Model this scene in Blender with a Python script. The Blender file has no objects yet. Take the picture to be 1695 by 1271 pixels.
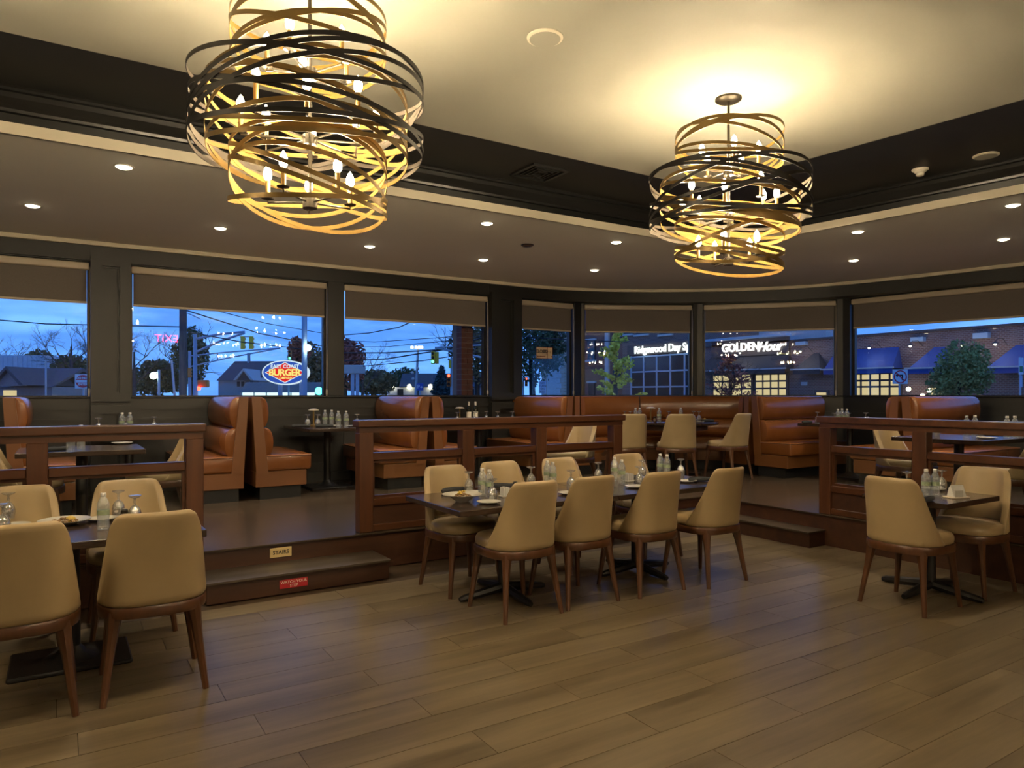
import bpy, bmesh, math, random
from mathutils import Vector, Matrix
random.seed(7)
PI = math.pi
S = bpy.context.scene
COL = S.collection

# ------------------------------------------------------------------ camera, world, exposure
# world x runs along the left window wall, y towards it, z up; the photographer stands at the origin
FPX, CX, HY, EYE = 1175.0, 847.5, 652.0, 1.5
YAW = math.radians(32.5)
cam_d = bpy.data.cameras.new('camera')
cam_d.sensor_width = 36.0
cam_d.lens = FPX / 1695 * 36
cam_d.shift_y = (HY - 635.5) / 1695
cam_d.clip_start = 0.05
cam_d.clip_end = 600
cam = bpy.data.objects.new('camera', cam_d)
cam.location = (0, 0, EYE)
cam.rotation_euler = (PI / 2, 0, -YAW)
COL.objects.link(cam)
S.camera = cam

S.view_settings.view_transform = 'Standard'
S.view_settings.look = 'None'
S.view_settings.exposure = 0.22
S.view_settings.gamma = 1.0
S.view_settings.use_curve_mapping = False
S.cycles.use_denoising = True
S.cycles.transparent_max_bounces = 32
S.cycles.max_bounces = 8
S.cycles.sample_clamp_indirect = 25.0

world = bpy.data.worlds.new('dusk_sky')
S.world = world
world.use_nodes = True
wn, wl = world.node_tree.nodes, world.node_tree.links
wn.clear()
w_out = wn.new('ShaderNodeOutputWorld'); w_bg = wn.new('ShaderNodeBackground')
w_tc = wn.new('ShaderNodeTexCoord'); w_sep = wn.new('ShaderNodeSeparateXYZ')
w_map = wn.new('ShaderNodeMapping'); w_map.inputs['Scale'].default_value = (3.0, 3.0, 15.0)
w_no = wn.new('ShaderNodeTexNoise'); w_no.inputs['Scale'].default_value = 2.2; w_no.inputs['Detail'].default_value = 5
w_r = wn.new('ShaderNodeValToRGB')
w_r.color_ramp.elements[0].position = 0.0; w_r.color_ramp.elements[0].color = (0.058, 0.185, 0.56, 1)
w_r.color_ramp.elements[1].position = 0.45; w_r.color_ramp.elements[1].color = (0.030, 0.092, 0.32, 1)
w_cr = wn.new('ShaderNodeValToRGB')
w_cr.color_ramp.elements[0].position = 0.40; w_cr.color_ramp.elements[0].color = (0.80, 0.80, 0.84, 1)
w_cr.color_ramp.elements[1].position = 0.68; w_cr.color_ramp.elements[1].color = (1.75, 1.4, 1.15, 1)
w_mx = wn.new('ShaderNodeMixRGB'); w_mx.blend_type = 'MULTIPLY'; w_mx.inputs[0].default_value = 1
wl.new(w_tc.outputs['Generated'], w_sep.inputs[0]); wl.new(w_sep.outputs['Z'], w_r.inputs[0])
wl.new(w_tc.outputs['Generated'], w_map.inputs[0]); wl.new(w_map.outputs[0], w_no.inputs[0])
wl.new(w_no.outputs['Fac'], w_cr.inputs[0])
wl.new(w_r.outputs[0], w_mx.inputs[1]); wl.new(w_cr.outputs[0], w_mx.inputs[2])
wl.new(w_mx.outputs[0], w_bg.inputs[0]); w_bg.inputs[1].default_value = 2.5
wl.new(w_bg.outputs[0], w_out.inputs[0])

BULB = 620.0        # chandelier bulb emission
SPOT = 140.0        # recessed lamp watts
WARM = (1.0, 0.66, 0.30)

# ------------------------------------------------------------------ materials
def nodes(name):
    m = bpy.data.materials.new(name); m.use_nodes = True
    return m, m.node_tree.nodes, m.node_tree.links, m.node_tree.nodes['Principled BSDF']

def mat(name, col, rough=0.5, metal=0.0, var=0.0, scale=8.0, bump=0.0, stretch=None, coat=0.0, spec=0.5):
    """plain principled surface with optional procedural mottling and fine relief"""
    m, n, l, b = nodes(name)
    b.inputs['Base Color'].default_value = (*col, 1)
    b.inputs['Roughness'].default_value = rough
    b.inputs['Metallic'].default_value = metal
    b.inputs['Specular IOR Level'].default_value = spec
    b.inputs['Coat Weight'].default_value = coat
    if var or bump:
        g = n.new('ShaderNodeNewGeometry'); mp = n.new('ShaderNodeMapping')
        mp.inputs['Scale'].default_value = stretch or (1, 1, 1)
        t = n.new('ShaderNodeTexNoise'); t.inputs['Scale'].default_value = scale; t.inputs['Detail'].default_value = 5
        l.new(g.outputs['Position'], mp.inputs[0]); l.new(mp.outputs[0], t.inputs[0])
        if var:
            r = n.new('ShaderNodeValToRGB')
            r.color_ramp.elements[0].position = .3; r.color_ramp.elements[1].position = .7
            r.color_ramp.elements[0].color = (*[c * (1 - var) for c in col], 1)
            r.color_ramp.elements[1].color = (*[min(1, c * (1 + var)) for c in col], 1)
            l.new(t.outputs['Fac'], r.inputs[0]); l.new(r.outputs[0], b.inputs['Base Color'])
        if bump:
            bp = n.new('ShaderNodeBump'); bp.inputs['Strength'].default_value = bump; bp.inputs['Distance'].default_value = .01
            l.new(t.outputs['Fac'], bp.inputs['Height']); l.new(bp.outputs[0], b.inputs['Normal'])
    return m

def emit(name, col, st):
    m = bpy.data.materials.new(name); m.use_nodes = True
    n, l = m.node_tree.nodes, m.node_tree.links; n.clear()
    o = n.new('ShaderNodeOutputMaterial'); e = n.new('ShaderNodeEmission')
    e.inputs[0].default_value = (*col, 1); e.inputs[1].default_value = st
    l.new(e.outputs[0], o.inputs[0]); return m

def thin_glass(name, tint=(1, 1, 1), f0=0.05, rough=0.0, body=0.0, bodycol=(.8, .8, .8)):
    """clear thin glass: transparent, with a mirror reflection growing towards grazing angles"""
    m = bpy.data.materials.new(name); m.use_nodes = True
    n, l = m.node_tree.nodes, m.node_tree.links; n.clear()
    o = n.new('ShaderNodeOutputMaterial'); t = n.new('ShaderNodeBsdfTransparent'); t.inputs[0].default_value = (*tint, 1)
    gl = n.new('ShaderNodeBsdfGlossy'); gl.inputs['Roughness'].default_value = rough
    ge = n.new('ShaderNodeNewGeometry'); dt = n.new('ShaderNodeVectorMath'); dt.operation = 'DOT_PRODUCT'
    ab = n.new('ShaderNodeMath'); ab.operation = 'ABSOLUTE'
    su = n.new('ShaderNodeMath'); su.operation = 'SUBTRACT'; su.inputs[0].default_value = 1
    pw = n.new('ShaderNodeMath'); pw.operation = 'POWER'; pw.inputs[1].default_value = 4.0
    ma = n.new('ShaderNodeMath'); ma.operation = 'MULTIPLY_ADD'; ma.inputs[1].default_value = 1 - f0; ma.inputs[2].default_value = f0
    l.new(ge.outputs['Incoming'], dt.inputs[0]); l.new(ge.outputs['Normal'], dt.inputs[1])
    l.new(dt.outputs['Value'], ab.inputs[0]); l.new(ab.outputs[0], su.inputs[1]); l.new(su.outputs[0], pw.inputs[0]); l.new(pw.outputs[0], ma.inputs[0])
    mx = n.new('ShaderNodeMixShader'); l.new(ma.outputs[0], mx.inputs[0]); l.new(t.outputs[0], mx.inputs[1]); l.new(gl.outputs[0], mx.inputs[2])
    last = mx
    if body:
        df = n.new('ShaderNodeBsdfDiffuse'); df.inputs[0].default_value = (*bodycol, 1)
        m2 = n.new('ShaderNodeMixShader'); m2.inputs[0].default_value = body
        l.new(mx.outputs[0], m2.inputs[1]); l.new(df.outputs[0], m2.inputs[2]); last = m2
    l.new(last.outputs[0], o.inputs[0]); return m

def wood(name, c1, c2, rough=0.35, axis=0, scale=9.0, perobj=0.0, coat=0.0):
    """wood grain stretched along a world axis; perobj adds a tone step from plank to plank"""
    m, n, l, b = nodes(name)
    g = n.new('ShaderNodeNewGeometry'); oi = n.new('ShaderNodeObjectInfo')
    off = n.new('ShaderNodeVectorMath'); off.operation = 'MULTIPLY_ADD'
    cb = n.new('ShaderNodeCombineXYZ')
    for i in range(3): l.new(oi.outputs['Random'], cb.inputs[i])
    off.inputs[1].default_value = (17, 9, 5)
    l.new(cb.outputs[0], off.inputs[0]); l.new(g.outputs['Position'], off.inputs[2])
    mp = n.new('ShaderNodeMapping'); sc = [1.0, 1.0, 1.0]; sc[axis] = 0.09
    mp.inputs['Scale'].default_value = sc
    t = n.new('ShaderNodeTexNoise'); t.inputs['Scale'].default_value = scale; t.inputs['Detail'].default_value = 7; t.inputs['Roughness'].default_value = .65
    l.new(off.outputs[0], mp.inputs[0]); l.new(mp.outputs[0], t.inputs[0])
    r = n.new('ShaderNodeValToRGB'); r.color_ramp.elements[0].position = .32; r.color_ramp.elements[1].position = .7
    r.color_ramp.elements[0].color = (*c1, 1); r.color_ramp.elements[1].color = (*c2, 1)
    l.new(t.outputs['Fac'], r.inputs[0])
    if perobj:
        hs = n.new('ShaderNodeHueSaturation'); mr = n.new('ShaderNodeMapRange')
        mr.inputs['To Min'].default_value = 1 - perobj; mr.inputs['To Max'].default_value = 1 + perobj
        l.new(oi.outputs['Random'], mr.inputs[0]); l.new(mr.outputs[0], hs.inputs['Value']); l.new(r.outputs[0], hs.inputs['Color'])
        l.new(hs.outputs[0], b.inputs['Base Color'])
    else:
        l.new(r.outputs[0], b.inputs['Base Color'])
    bp = n.new('ShaderNodeBump'); bp.inputs['Strength'].default_value = .12; bp.inputs['Distance'].default_value = .004
    l.new(t.outputs['Fac'], bp.inputs['Height']); l.new(bp.outputs[0], b.inputs['Normal'])
    b.inputs['Roughness'].default_value = rough; b.inputs['Coat Weight'].default_value = coat
    b.inputs['Coat Roughness'].default_value = .15
    return m

def bricks(name, c1, c2, mortar, scale=1.0):
    m, n, l, b = nodes(name)
    g = n.new('ShaderNodeNewGeometry'); sp = n.new('ShaderNodeSeparateXYZ'); ad = n.new('ShaderNodeMath'); ad.operation = 'ADD'
    cb = n.new('ShaderNodeCombineXYZ')
    l.new(g.outputs['Position'], sp.inputs[0]); l.new(sp.outputs[0], ad.inputs[0]); l.new(sp.outputs[1], ad.inputs[1])
    l.new(ad.outputs[0], cb.inputs[0]); l.new(sp.outputs[2], cb.inputs[1])
    t = n.new('ShaderNodeTexBrick'); t.inputs['Color1'].default_value = (*c1, 1); t.inputs['Color2'].default_value = (*c2, 1)
    t.inputs['Mortar'].default_value = (*mortar, 1); t.inputs['Scale'].default_value = scale
    t.inputs['Brick Width'].default_value = .24; t.inputs['Row Height'].default_value = .1; t.inputs['Mortar Size'].default_value = .02
    l.new(cb.outputs[0], t.inputs[0]); l.new(t.outputs['Color'], b.inputs['Base Color']); b.inputs['Roughness'].default_value = .9
    return m

M = dict(
    plank=wood('oak_plank', (.074, .054, .030), (.172, .133, .081), .30, 0, 7, .06),
    floorbase=mat('floor_seam', (.05, .03, .016), .6, var=.2),
    platwood=wood('platform_wood', (.030, .021, .014), (.066, .047, .031), .26, 0, 9, 0),
    tread=wood('tread_wood', (.030, .022, .014), (.068, .050, .034), .36, 0, 9, 0),
    riser=wood('riser_wood', (.028, .010, .005), (.06, .023, .010), .4, 0, 8, 0),
    rail=wood('rail_mahogany', (.0413, .0135, .0053), (.0863, .0315, .0120), .3, 0, 10, 0, .3),
    railp=wood('rail_mahogany_upright', (.0413, .0135, .0053), (.0863, .0315, .0120), .33, 2, 10, 0, .2),
    chairw=wood('walnut_frame', (.0496, .0184, .0072), (.0944, .0376, .0152), .32, 2, 14, 0, .2),
    leather=mat('cream_leather', (0.295, 0.214, 0.11), .42, var=.07, scale=5, bump=.06),
    tan=mat('tan_leather', (0.178, 0.062, 0.0165), .26, var=.10, scale=4, bump=.08, coat=.15),
    tanpanel=mat('tan_vinyl_panel', (0.165, 0.063, 0.0185), .42, var=.06, scale=3),
    black=mat('black_metal', (.012, .011, .011), .42, .3),
    kick=mat('black_kick', (0.006, 0.006, 0.006), .6),
    table=wood('dark_table_top', (.022, .013, .009), (.052, .031, .020), .2, 0, 10, 0, .3),
    tablew=mat('table_apron', (.06, .03, .016), .4, var=.2),
    charcoal=mat('charcoal_paint', (0.0135, 0.0138, 0.0128), .42, var=.06, scale=2),
    blackceil=mat('black_ceiling_paint', (0.0075, 0.008, 0.0082), .55),
    crown=mat('black_gloss_moulding', (0.009, 0.0095, 0.0098), .3),
    cream=mat('cream_ceiling_paint', (0.315, 0.305, 0.25), .75, var=.02, scale=1),
    lower=mat('greige_ceiling_paint', (0.8, 0.79, 0.71), .7, var=.02, scale=1),
    band=mat('cream_trim_paint', (0.6, 0.55, 0.43), .6),
    fabric=mat('taupe_blind_fabric', (.14, .12, .105), .75, var=.05, scale=60, bump=.1),
    fascia=mat('cream_blind_fascia', (.50, .43, .33), .4),
    glass=thin_glass('window_glass', (.96, .98, .98), .035),
    railglass=thin_glass('rail_glass', (.93, .95, .94), .035),
    drink=thin_glass('drinking_glass', (.94, .94, .94), .32, .04, .10, (.55, .55, .53)),
    bottle=thin_glass('bottle_plastic', (.88, .92, .94), .22, .05, .13, (.75, .8, .82)),
    cap=mat('white_plastic', (.4800, .4720, .4480), .4),
    paper=mat('bottle_label', (0.22, 0.27, 0.17), .5, var=.25, scale=70),
    china=mat('white_china', (.4125, .3975, .3525), .2),
    napkin=mat('black_napkin', (.022, .024, .027), .85, bump=.2, scale=60, var=.1),
    food=mat('fried_food', (0.17, 0.095, 0.035), .5, var=.6, scale=90),
    lemon=mat('lemon', (0.45, 0.31, 0.05), .4),
    greenf=mat('salad_green', (.10, .16, .03), .5, var=.4, scale=80),
    gold=mat('brushed_gold', (0.19, 0.122, 0.036), .38, .55, var=.08),
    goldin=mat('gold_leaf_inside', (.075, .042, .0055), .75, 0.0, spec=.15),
    bronze=mat('dark_bronze', (.012, .010, .009), .4, .3),
    silver=mat('pale_inside_of_dark_band', (.042, .034, .025), .75, 0.0, spec=.15),
    steel=mat('brushed_nickel', (0.045, 0.038, 0.027), .35, .8),
    bulb=emit('lit_candle_bulb', (1.0, .79, .50), BULB),
    bulbtop=emit('lit_candle_bulb_dimmed', (1.0, .79, .50), BULB * .45),  # same bulbs, dimmed in the top tier to shrink the ceiling hot spot
    lens=emit('lit_downlight_lens', (1.0, .86, .58), 14),
    white=mat('white_paint', (.72, .68, .58), .5),
    offw=mat('off_white_plastic', (.60, .55, .44), .5),
    plaque=mat('brass_plaque', (.55, .42, .20), .4, .2),
    red=mat('red_vinyl', (0.36, 0.01, 0.018), .4),
    dark=mat('dark_lettering', (.012, .01, .01), .6),
    exitred=emit('exit_letters', (1.0, .02, .10), 26),
)

# ------------------------------------------------------------------ mesh helpers
class MB:
    def __init__(s): s.v, s.f, s.m = [], [], []
    def add(s, vs, fs, mi=0):
        o = len(s.v); s.v += [tuple(p) for p in vs]
        s.f += [[i + o for i in f] for f in fs]; s.m += [mi] * len(fs); return s
    def box(s, x0, x1, y0, y1, z0, z1, mi=0):
        v = [(x0, y0, z0), (x1, y0, z0), (x1, y1, z0), (x0, y1, z0), (x0, y0, z1), (x1, y0, z1), (x1, y1, z1), (x0, y1, z1)]
        return s.add(v, [(3, 2, 1, 0), (4, 5, 6, 7), (0, 1, 5, 4), (1, 2, 6, 5), (2, 3, 7, 6), (3, 0, 4, 7)], mi)
    def rbox(s, x0, x1, y0, y1, z0, z1, r=.01, seg=2, mi=0):
        bm = bmesh.new(); bmesh.ops.create_cube(bm, size=1)
        for p in bm.verts: p.co = Vector(((x0 + x1) / 2 + p.co.x * (x1 - x0), (y0 + y1) / 2 + p.co.y * (y1 - y0), (z0 + z1) / 2 + p.co.z * (z1 - z0)))
        bmesh.ops.bevel(bm, geom=bm.edges[:], offset=r, segments=seg, affect='EDGES', profile=.5)
        bm.verts.index_update(); s.add([p.co[:] for p in bm.verts], [[q.index for q in f.verts] for f in bm.faces], mi); bm.free(); return s
    def prism(s, poly, h0, h1, axis='z', mi=0):
        n = len(poly)
        def P(a, b, h): return {'z': (a, b, h), 'y': (a, h, b), 'x': (h, a, b)}[axis]
        v = [P(a, b, h0) for a, b in poly] + [P(a, b, h1) for a, b in poly]
        f = [[i, (i + 1) % n, (i + 1) % n + n, i + n] for i in range(n)] + [list(range(n))[::-1], list(range(n, 2 * n))]
        return s.add(v, f, mi)
    def tube(s, pts, r, n=8, cap=True, mi=0):
        pts = [Vector(p) for p in pts]; rs = r if isinstance(r, (list, tuple)) else [r] * len(pts)
        vs, fs = [], []
        up = Vector((0, 0, 1))
        for i, p in enumerate(pts):
            d = (pts[min(i + 1, len(pts) - 1)] - pts[max(i - 1, 0)]).normalized()
            a = d.cross(up if abs(d.z) < .95 else Vector((1, 0, 0))).normalized(); b = d.cross(a)
            for k in range(n):
                t = 2 * PI * k / n; vs.append(p + (a * math.cos(t) + b * math.sin(t)) * rs[i])
        for i in range(len(pts) - 1):
            for k in range(n): fs.append([i * n + k, i * n + (k + 1) % n, (i + 1) * n + (k + 1) % n, (i + 1) * n + k])
        if cap: fs += [list(range(n))[::-1], [len(vs) - n + k for k in range(n)]]
        return s.add(vs, fs, mi)
    def lathe(s, prof, n=20, c=(0, 0, 0), mi=0, cap=True):
        vs, fs = [], []
        for r, z in prof:
            for k in range(n):
                t = 2 * PI * k / n; vs.append((c[0] + r * math.cos(t), c[1] + r * math.sin(t), c[2] + z))
        for i in range(len(prof) - 1):
            for k in range(n): fs.append([i * n + k, i * n + (k + 1) % n, (i + 1) * n + (k + 1) % n, (i + 1) * n + k])
        if cap:
            if prof[0][0] > 1e-4: fs.append(list(range(n))[::-1])
            if prof[-1][0] > 1e-4: fs.append([len(vs) - n + k for k in range(n)])
        return s.add(vs, fs, mi)
    def sphere(s, c, r, n=12, mi=0, sq=(1, 1, 1)):
        vs, fs = [], []; k2 = n // 2
        for i in range(k2 + 1):
            a = PI * i / k2
            for k in range(n):
                t = 2 * PI * k / n
                vs.append((c[0] + r * sq[0] * math.sin(a) * math.cos(t), c[1] + r * sq[1] * math.sin(a) * math.sin(t), c[2] - r * sq[2] * math.cos(a)))
        for i in range(k2):
            for k in range(n): fs.append([i * n + k, i * n + (k + 1) % n, (i + 1) * n + (k + 1) % n, (i + 1) * n + k])
        return s.add(vs, fs, mi)
    def mesh(s, name, mats, smooth=False, sub=0, weld=False):
        me = bpy.data.meshes.new(name); me.from_pydata(s.v, [], s.f)
        for m in (mats if isinstance(mats, (list, tuple)) else [mats]): me.materials.append(M[m] if isinstance(m, str) else m)
        if any(s.m): me.polygons.foreach_set('material_index', s.m)
        if weld:
            bm = bmesh.new(); bm.from_mesh(me); bmesh.ops.remove_doubles(bm, verts=bm.verts, dist=1e-4)
            bmesh.ops.recalc_face_normals(bm, faces=bm.faces); bm.to_mesh(me); bm.free()
        if sub:
            o = bpy.data.objects.new('tmp', me); COL.objects.link(o)
            md = o.modifiers.new('s', 'SUBSURF'); md.levels = sub; md.render_levels = sub
            dg = bpy.context.evaluated_depsgraph_get()
            m2 = bpy.data.meshes.new_from_object(o.evaluated_get(dg)); bpy.data.objects.remove(o); bpy.data.meshes.remove(me); me = m2; me.name = name
        if smooth:
            me.polygons.foreach_set('use_smooth', [True] * len(me.polygons)); me.set_sharp_from_angle(angle=math.radians(40))
        me.update(); return me
    def build(s, name, mats, parent=None, smooth=False, sub=0, weld=False, loc=None, rotz=0, label=None):
        return obj(name, s.mesh(name, mats, smooth, sub, weld), parent, loc, rotz, label)

def obj(name, me, parent=None, loc=None, rotz=0, label=None):
    o = bpy.data.objects.new(name, me); COL.objects.link(o)
    if loc is not None: o.location = loc
    o.rotation_euler.z = rotz
    if parent is not None: o.parent = parent
    if label: o['label'] = label
    return o

def tag(o, label=None, cat=None, group=None, kind=None):
    if label: o['label'] = label
    if cat: o['category'] = cat
    if group: o['group'] = group
    if kind: o['kind'] = kind
    return o

def thing(name, label, cat, loc=(0, 0, 0), rotz=0, group=None):
    o = bpy.data.objects.new(name, None); o.empty_display_size = .1; COL.objects.link(o)
    o.location = loc; o.rotation_euler.z = rotz
    return tag(o, label, cat, group)

def dup(root, loc, rotz, label, group=None):
    r = root.copy(); COL.objects.link(r); r.location = loc; r.rotation_euler.z = rotz; r['label'] = label
    if group: r['group'] = group
    for ch in list(root.children):
        c = ch.copy(); COL.objects.link(c); c.parent = r
        for g in list(ch.children):
            d = g.copy(); COL.objects.link(d); d.parent = c
    return r

def struct(name, mb, m, label=None, **k):
    o = mb.build(name, m, **k); o['kind'] = 'structure'
    if label: o['label'] = label
    return o

def text_mesh(txt, size, m, extrude=.004, shear=0, bold=0.0, align='CENTER', space=1.0):
    c = bpy.data.curves.new('lettering', 'FONT'); c.body = txt; c.size = size; c.extrude = extrude; c.shear = shear
    c.offset = bold; c.align_x = align; c.align_y = 'CENTER'; c.space_character = space; c.resolution_u = 3
    o = bpy.data.objects.new('t', c); COL.objects.link(o)
    dg = bpy.context.evaluated_depsgraph_get()
    me = bpy.data.meshes.new_from_object(o.evaluated_get(dg)); bpy.data.objects.remove(o)
    me.materials.clear(); me.materials.append(M[m] if isinstance(m, str) else m); return me

def letter(name, txt, size, m, parent, loc, rz=0, **k):
    """upright lettering; rz = 0 reads when looking along +y"""
    o = obj(name, text_mesh(txt, size, m, **k), parent); o.location = loc
    o.rotation_euler = (PI / 2, 0, rz); return o

def cam2w(X, Y):  # camera-plan metres (right, forward) to world plan
    return (X * math.cos(YAW) + Y * math.sin(YAW), -X * math.sin(YAW) + Y * math.cos(YAW))
def ray(px): return (px - CX) / FPX
def at(px, py, d):            # a point d metres ahead
    x, y = cam2w(ray(px) * d, d); return Vector((x, y, EYE - (py - HY) / FPX * d))
def onz(px, py, z):           # where that sight line meets the height z
    d = (EYE - z) * FPX / (py - HY); x, y = cam2w(ray(px) * d, d); return Vector((x, y, z))
def ony(px, yv):              # where the column meets the plane y = yv
    X, Y = cam2w(ray(px), 1.0); return X * yv / Y
def onx(px, py, xv):          # point on plane x = xv
    X, Y = cam2w(ray(px), 1.0); d = xv / X; return Vector((xv, Y * d, EYE - (py - HY) / FPX * d))

# ------------------------------------------------------------------ room shell
PLAT = .31
SILL, HEAD, CEIL, TOP = 1.47, 3.03, 3.27, 3.56
SOFY = 5.92
def sofx(y): return 6.925 + (4.806 - y) * .1222
def borx(y): return 5.54 + (3.84 - y) * .095
BORY = 4.96

floor = struct('floor', MB().box(-8, 12.6, -6, 6.0, -.25, -.012), 'floorbase', 'oak wood-look plank floor of the dining room')
pw, pl = .23, 1.32
pm = MB().box(.0015, pl - .0015, .0015, pw - .0015, -.011, 0).mesh('plank', 'plank')
npl = 0
for j in range(-4, 26):
    y = j * pw
    if y + pw > 5.42: continue
    sh = (j * .47 % 1.0) * pl
    for i in range(-5, 8):
        x = i * pl + sh
        cx, cy = x + pl / 2, y + pw / 2
        fw = cx * math.sin(YAW) + cy * math.cos(YAW); rt = cx * math.cos(YAW) - cy * math.sin(YAW)
        if fw < 1.6 or abs(rt) > .74 * fw + 1.9 or x > 6.38: continue
        p = obj('plank', pm, floor, (x, y, 0)); npl += 1

# raised platform (L-shaped), its steps and kick walls
plat = struct('raised_platform', MB().prism([(-8, 5.8), (6.40, 5.8), (6.40, -6), (12.6, -6), (12.6, 12), (-8, 12)], 0.0, PLAT - .012), 'riser', 'mahogany-faced raised dining platform')
MB().prism([(-8, 5.775), (6.375, 5.775), (6.375, -6), (12.6, -6), (12.6, 12), (-8, 12)], PLAT - .012, PLAT).build('platform_floor', 'platwood', plat)
st = struct('platform_step', MB().box(.88, 2.26, 5.415, 5.8, 0, .142), 'riser', 'low wooden step up to the platform beside the red notice')
MB().box(.87, 2.27, 5.39, 5.8, .142, .156).build('tread', 'tread', st)
st2 = struct('platform_step', MB().box(6.15, 6.4, 4.27, 5.66, 0, .142), 'riser', 'low wooden step up to the corner of the platform')
MB().box(6.125, 6.4, 4.26, 5.67, .142, .156).build('tread', 'tread', st2)

# ceilings
struct('ceiling', MB().prism([(-8, -6), (borx(-6), -6), (borx(BORY), BORY), (-8, BORY)], TOP, TOP + .05), 'cream', 'cream painted centre of the tray ceiling')
struct('ceiling_border', MB().prism([(-8, BORY), (borx(BORY), BORY), (borx(-6), -6), (sofx(-6) + .3, -6), (sofx(SOFY) + .3, SOFY + .3), (-8, SOFY + .3)], TOP, TOP + .05), 'blackceil', 'black painted border of the tray ceiling')
struct('ceiling_lower', MB().prism([(-8, SOFY), (sofx(SOFY), SOFY), (sofx(-6), -6), (13, -6), (13, 10.5), (-8, 10.5)], CEIL, CEIL + .05), 'lower', 'greige lower ceiling over the platform')
def along_soffit(prof, name, m, label):
    """sweep a profile (inset from soffit edge, height) along both arms of the tray"""
    mb = MB(); rows = []
    for ins, z in prof:
        y = SOFY - ins
        rows.append([(-8, y, z), (sofx(y) - ins * 1.007, y, z), (sofx(-6) - ins * 1.007, -6, z)])
    for a in range(2):
        for i in range(len(rows) - 1):
            mb.add([rows[i][a], rows[i][a + 1], rows[i + 1][a + 1], rows[i + 1][a]], [[0, 1, 2, 3]])
    return struct(name, mb, m, label, weld=True)
along_soffit([(-.02, CEIL), (.012, CEIL), (.012, CEIL + .08), (-.02, CEIL + .08)], 'trim_1', 'band', 'cream band along the edge of the lower ceiling')
along_soffit([(0, CEIL + .08), (.004, CEIL + .14), (.03, CEIL + .145), (.035, CEIL + .165), (.05, CEIL + .185), (.085, CEIL + .225), (.10, CEIL + .255), (.125, CEIL + .26), (.125, CEIL + .278), (.14, TOP)], 'trim_2', 'crown', 'black crown moulding round the tray ceiling')

# curved header over the windows
def catmull(P, n=8):
    out = []
    for i in range(len(P) - 1):
        p0, p1, p2, p3 = P[max(i - 1, 0)], P[i], P[i + 1], P[min(i + 2, len(P) - 1)]
        for k in range(n):
            t = k / n
            out.append(tuple(.5 * ((2 * p1[a]) + (-p0[a] + p2[a]) * t + (2 * p0[a] - 5 * p1[a] + 4 * p2[a] - p3[a]) * t * t + (-p0[a] + 3 * p1[a] - 3 * p2[a] + p3[a]) * t ** 3) for a in range(2)))
    return out + [tuple(P[-1][:2])]
hp = [(-8, 9.57)] + catmull([(5.6, 9.57), (6.8, 9.55), (7.75, 9.28), (8.6, 8.80), (9.66, 7.96), (10.3, 7.10), (10.66, 6.0), (10.95, 4.4)]) + [(12.35, -6)]
def ribbon(path, prof, name, m, label):
    mb = MB(); rows = []
    for i, p in enumerate(path):
        a, b = Vector(path[max(i - 1, 0)]), Vector(path[min(i + 1, len(path) - 1)])
        d = (b - a).normalized(); nrm = Vector((d.y, -d.x))   # into the room
        rows.append([(p[0] + nrm.x * o, p[1] + nrm.y * o, z) for o, z in prof])
    k = len(prof)
    for i in range(len(rows) - 1):
        for j in range(k): mb.add([rows[i][j], rows[i + 1][j], rows[i + 1][(j + 1) % k], rows[i][(j + 1) % k]], [[0, 1, 2, 3]])
    return struct(name, mb, m, label, weld=True)
ribbon(hp, [(.05, 3.222), (.05, CEIL), (-.3, CEIL), (-.3, 3.222)], 'trim_3', 'band', 'cream cornice strip above the window header')
ribbon(hp, [(0.0, 3.05), (0.0, 3.222), (-.4, 3.222), (-.4, 3.05)], 'trim_4', 'charcoal', 'charcoal header board above the windows')

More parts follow.
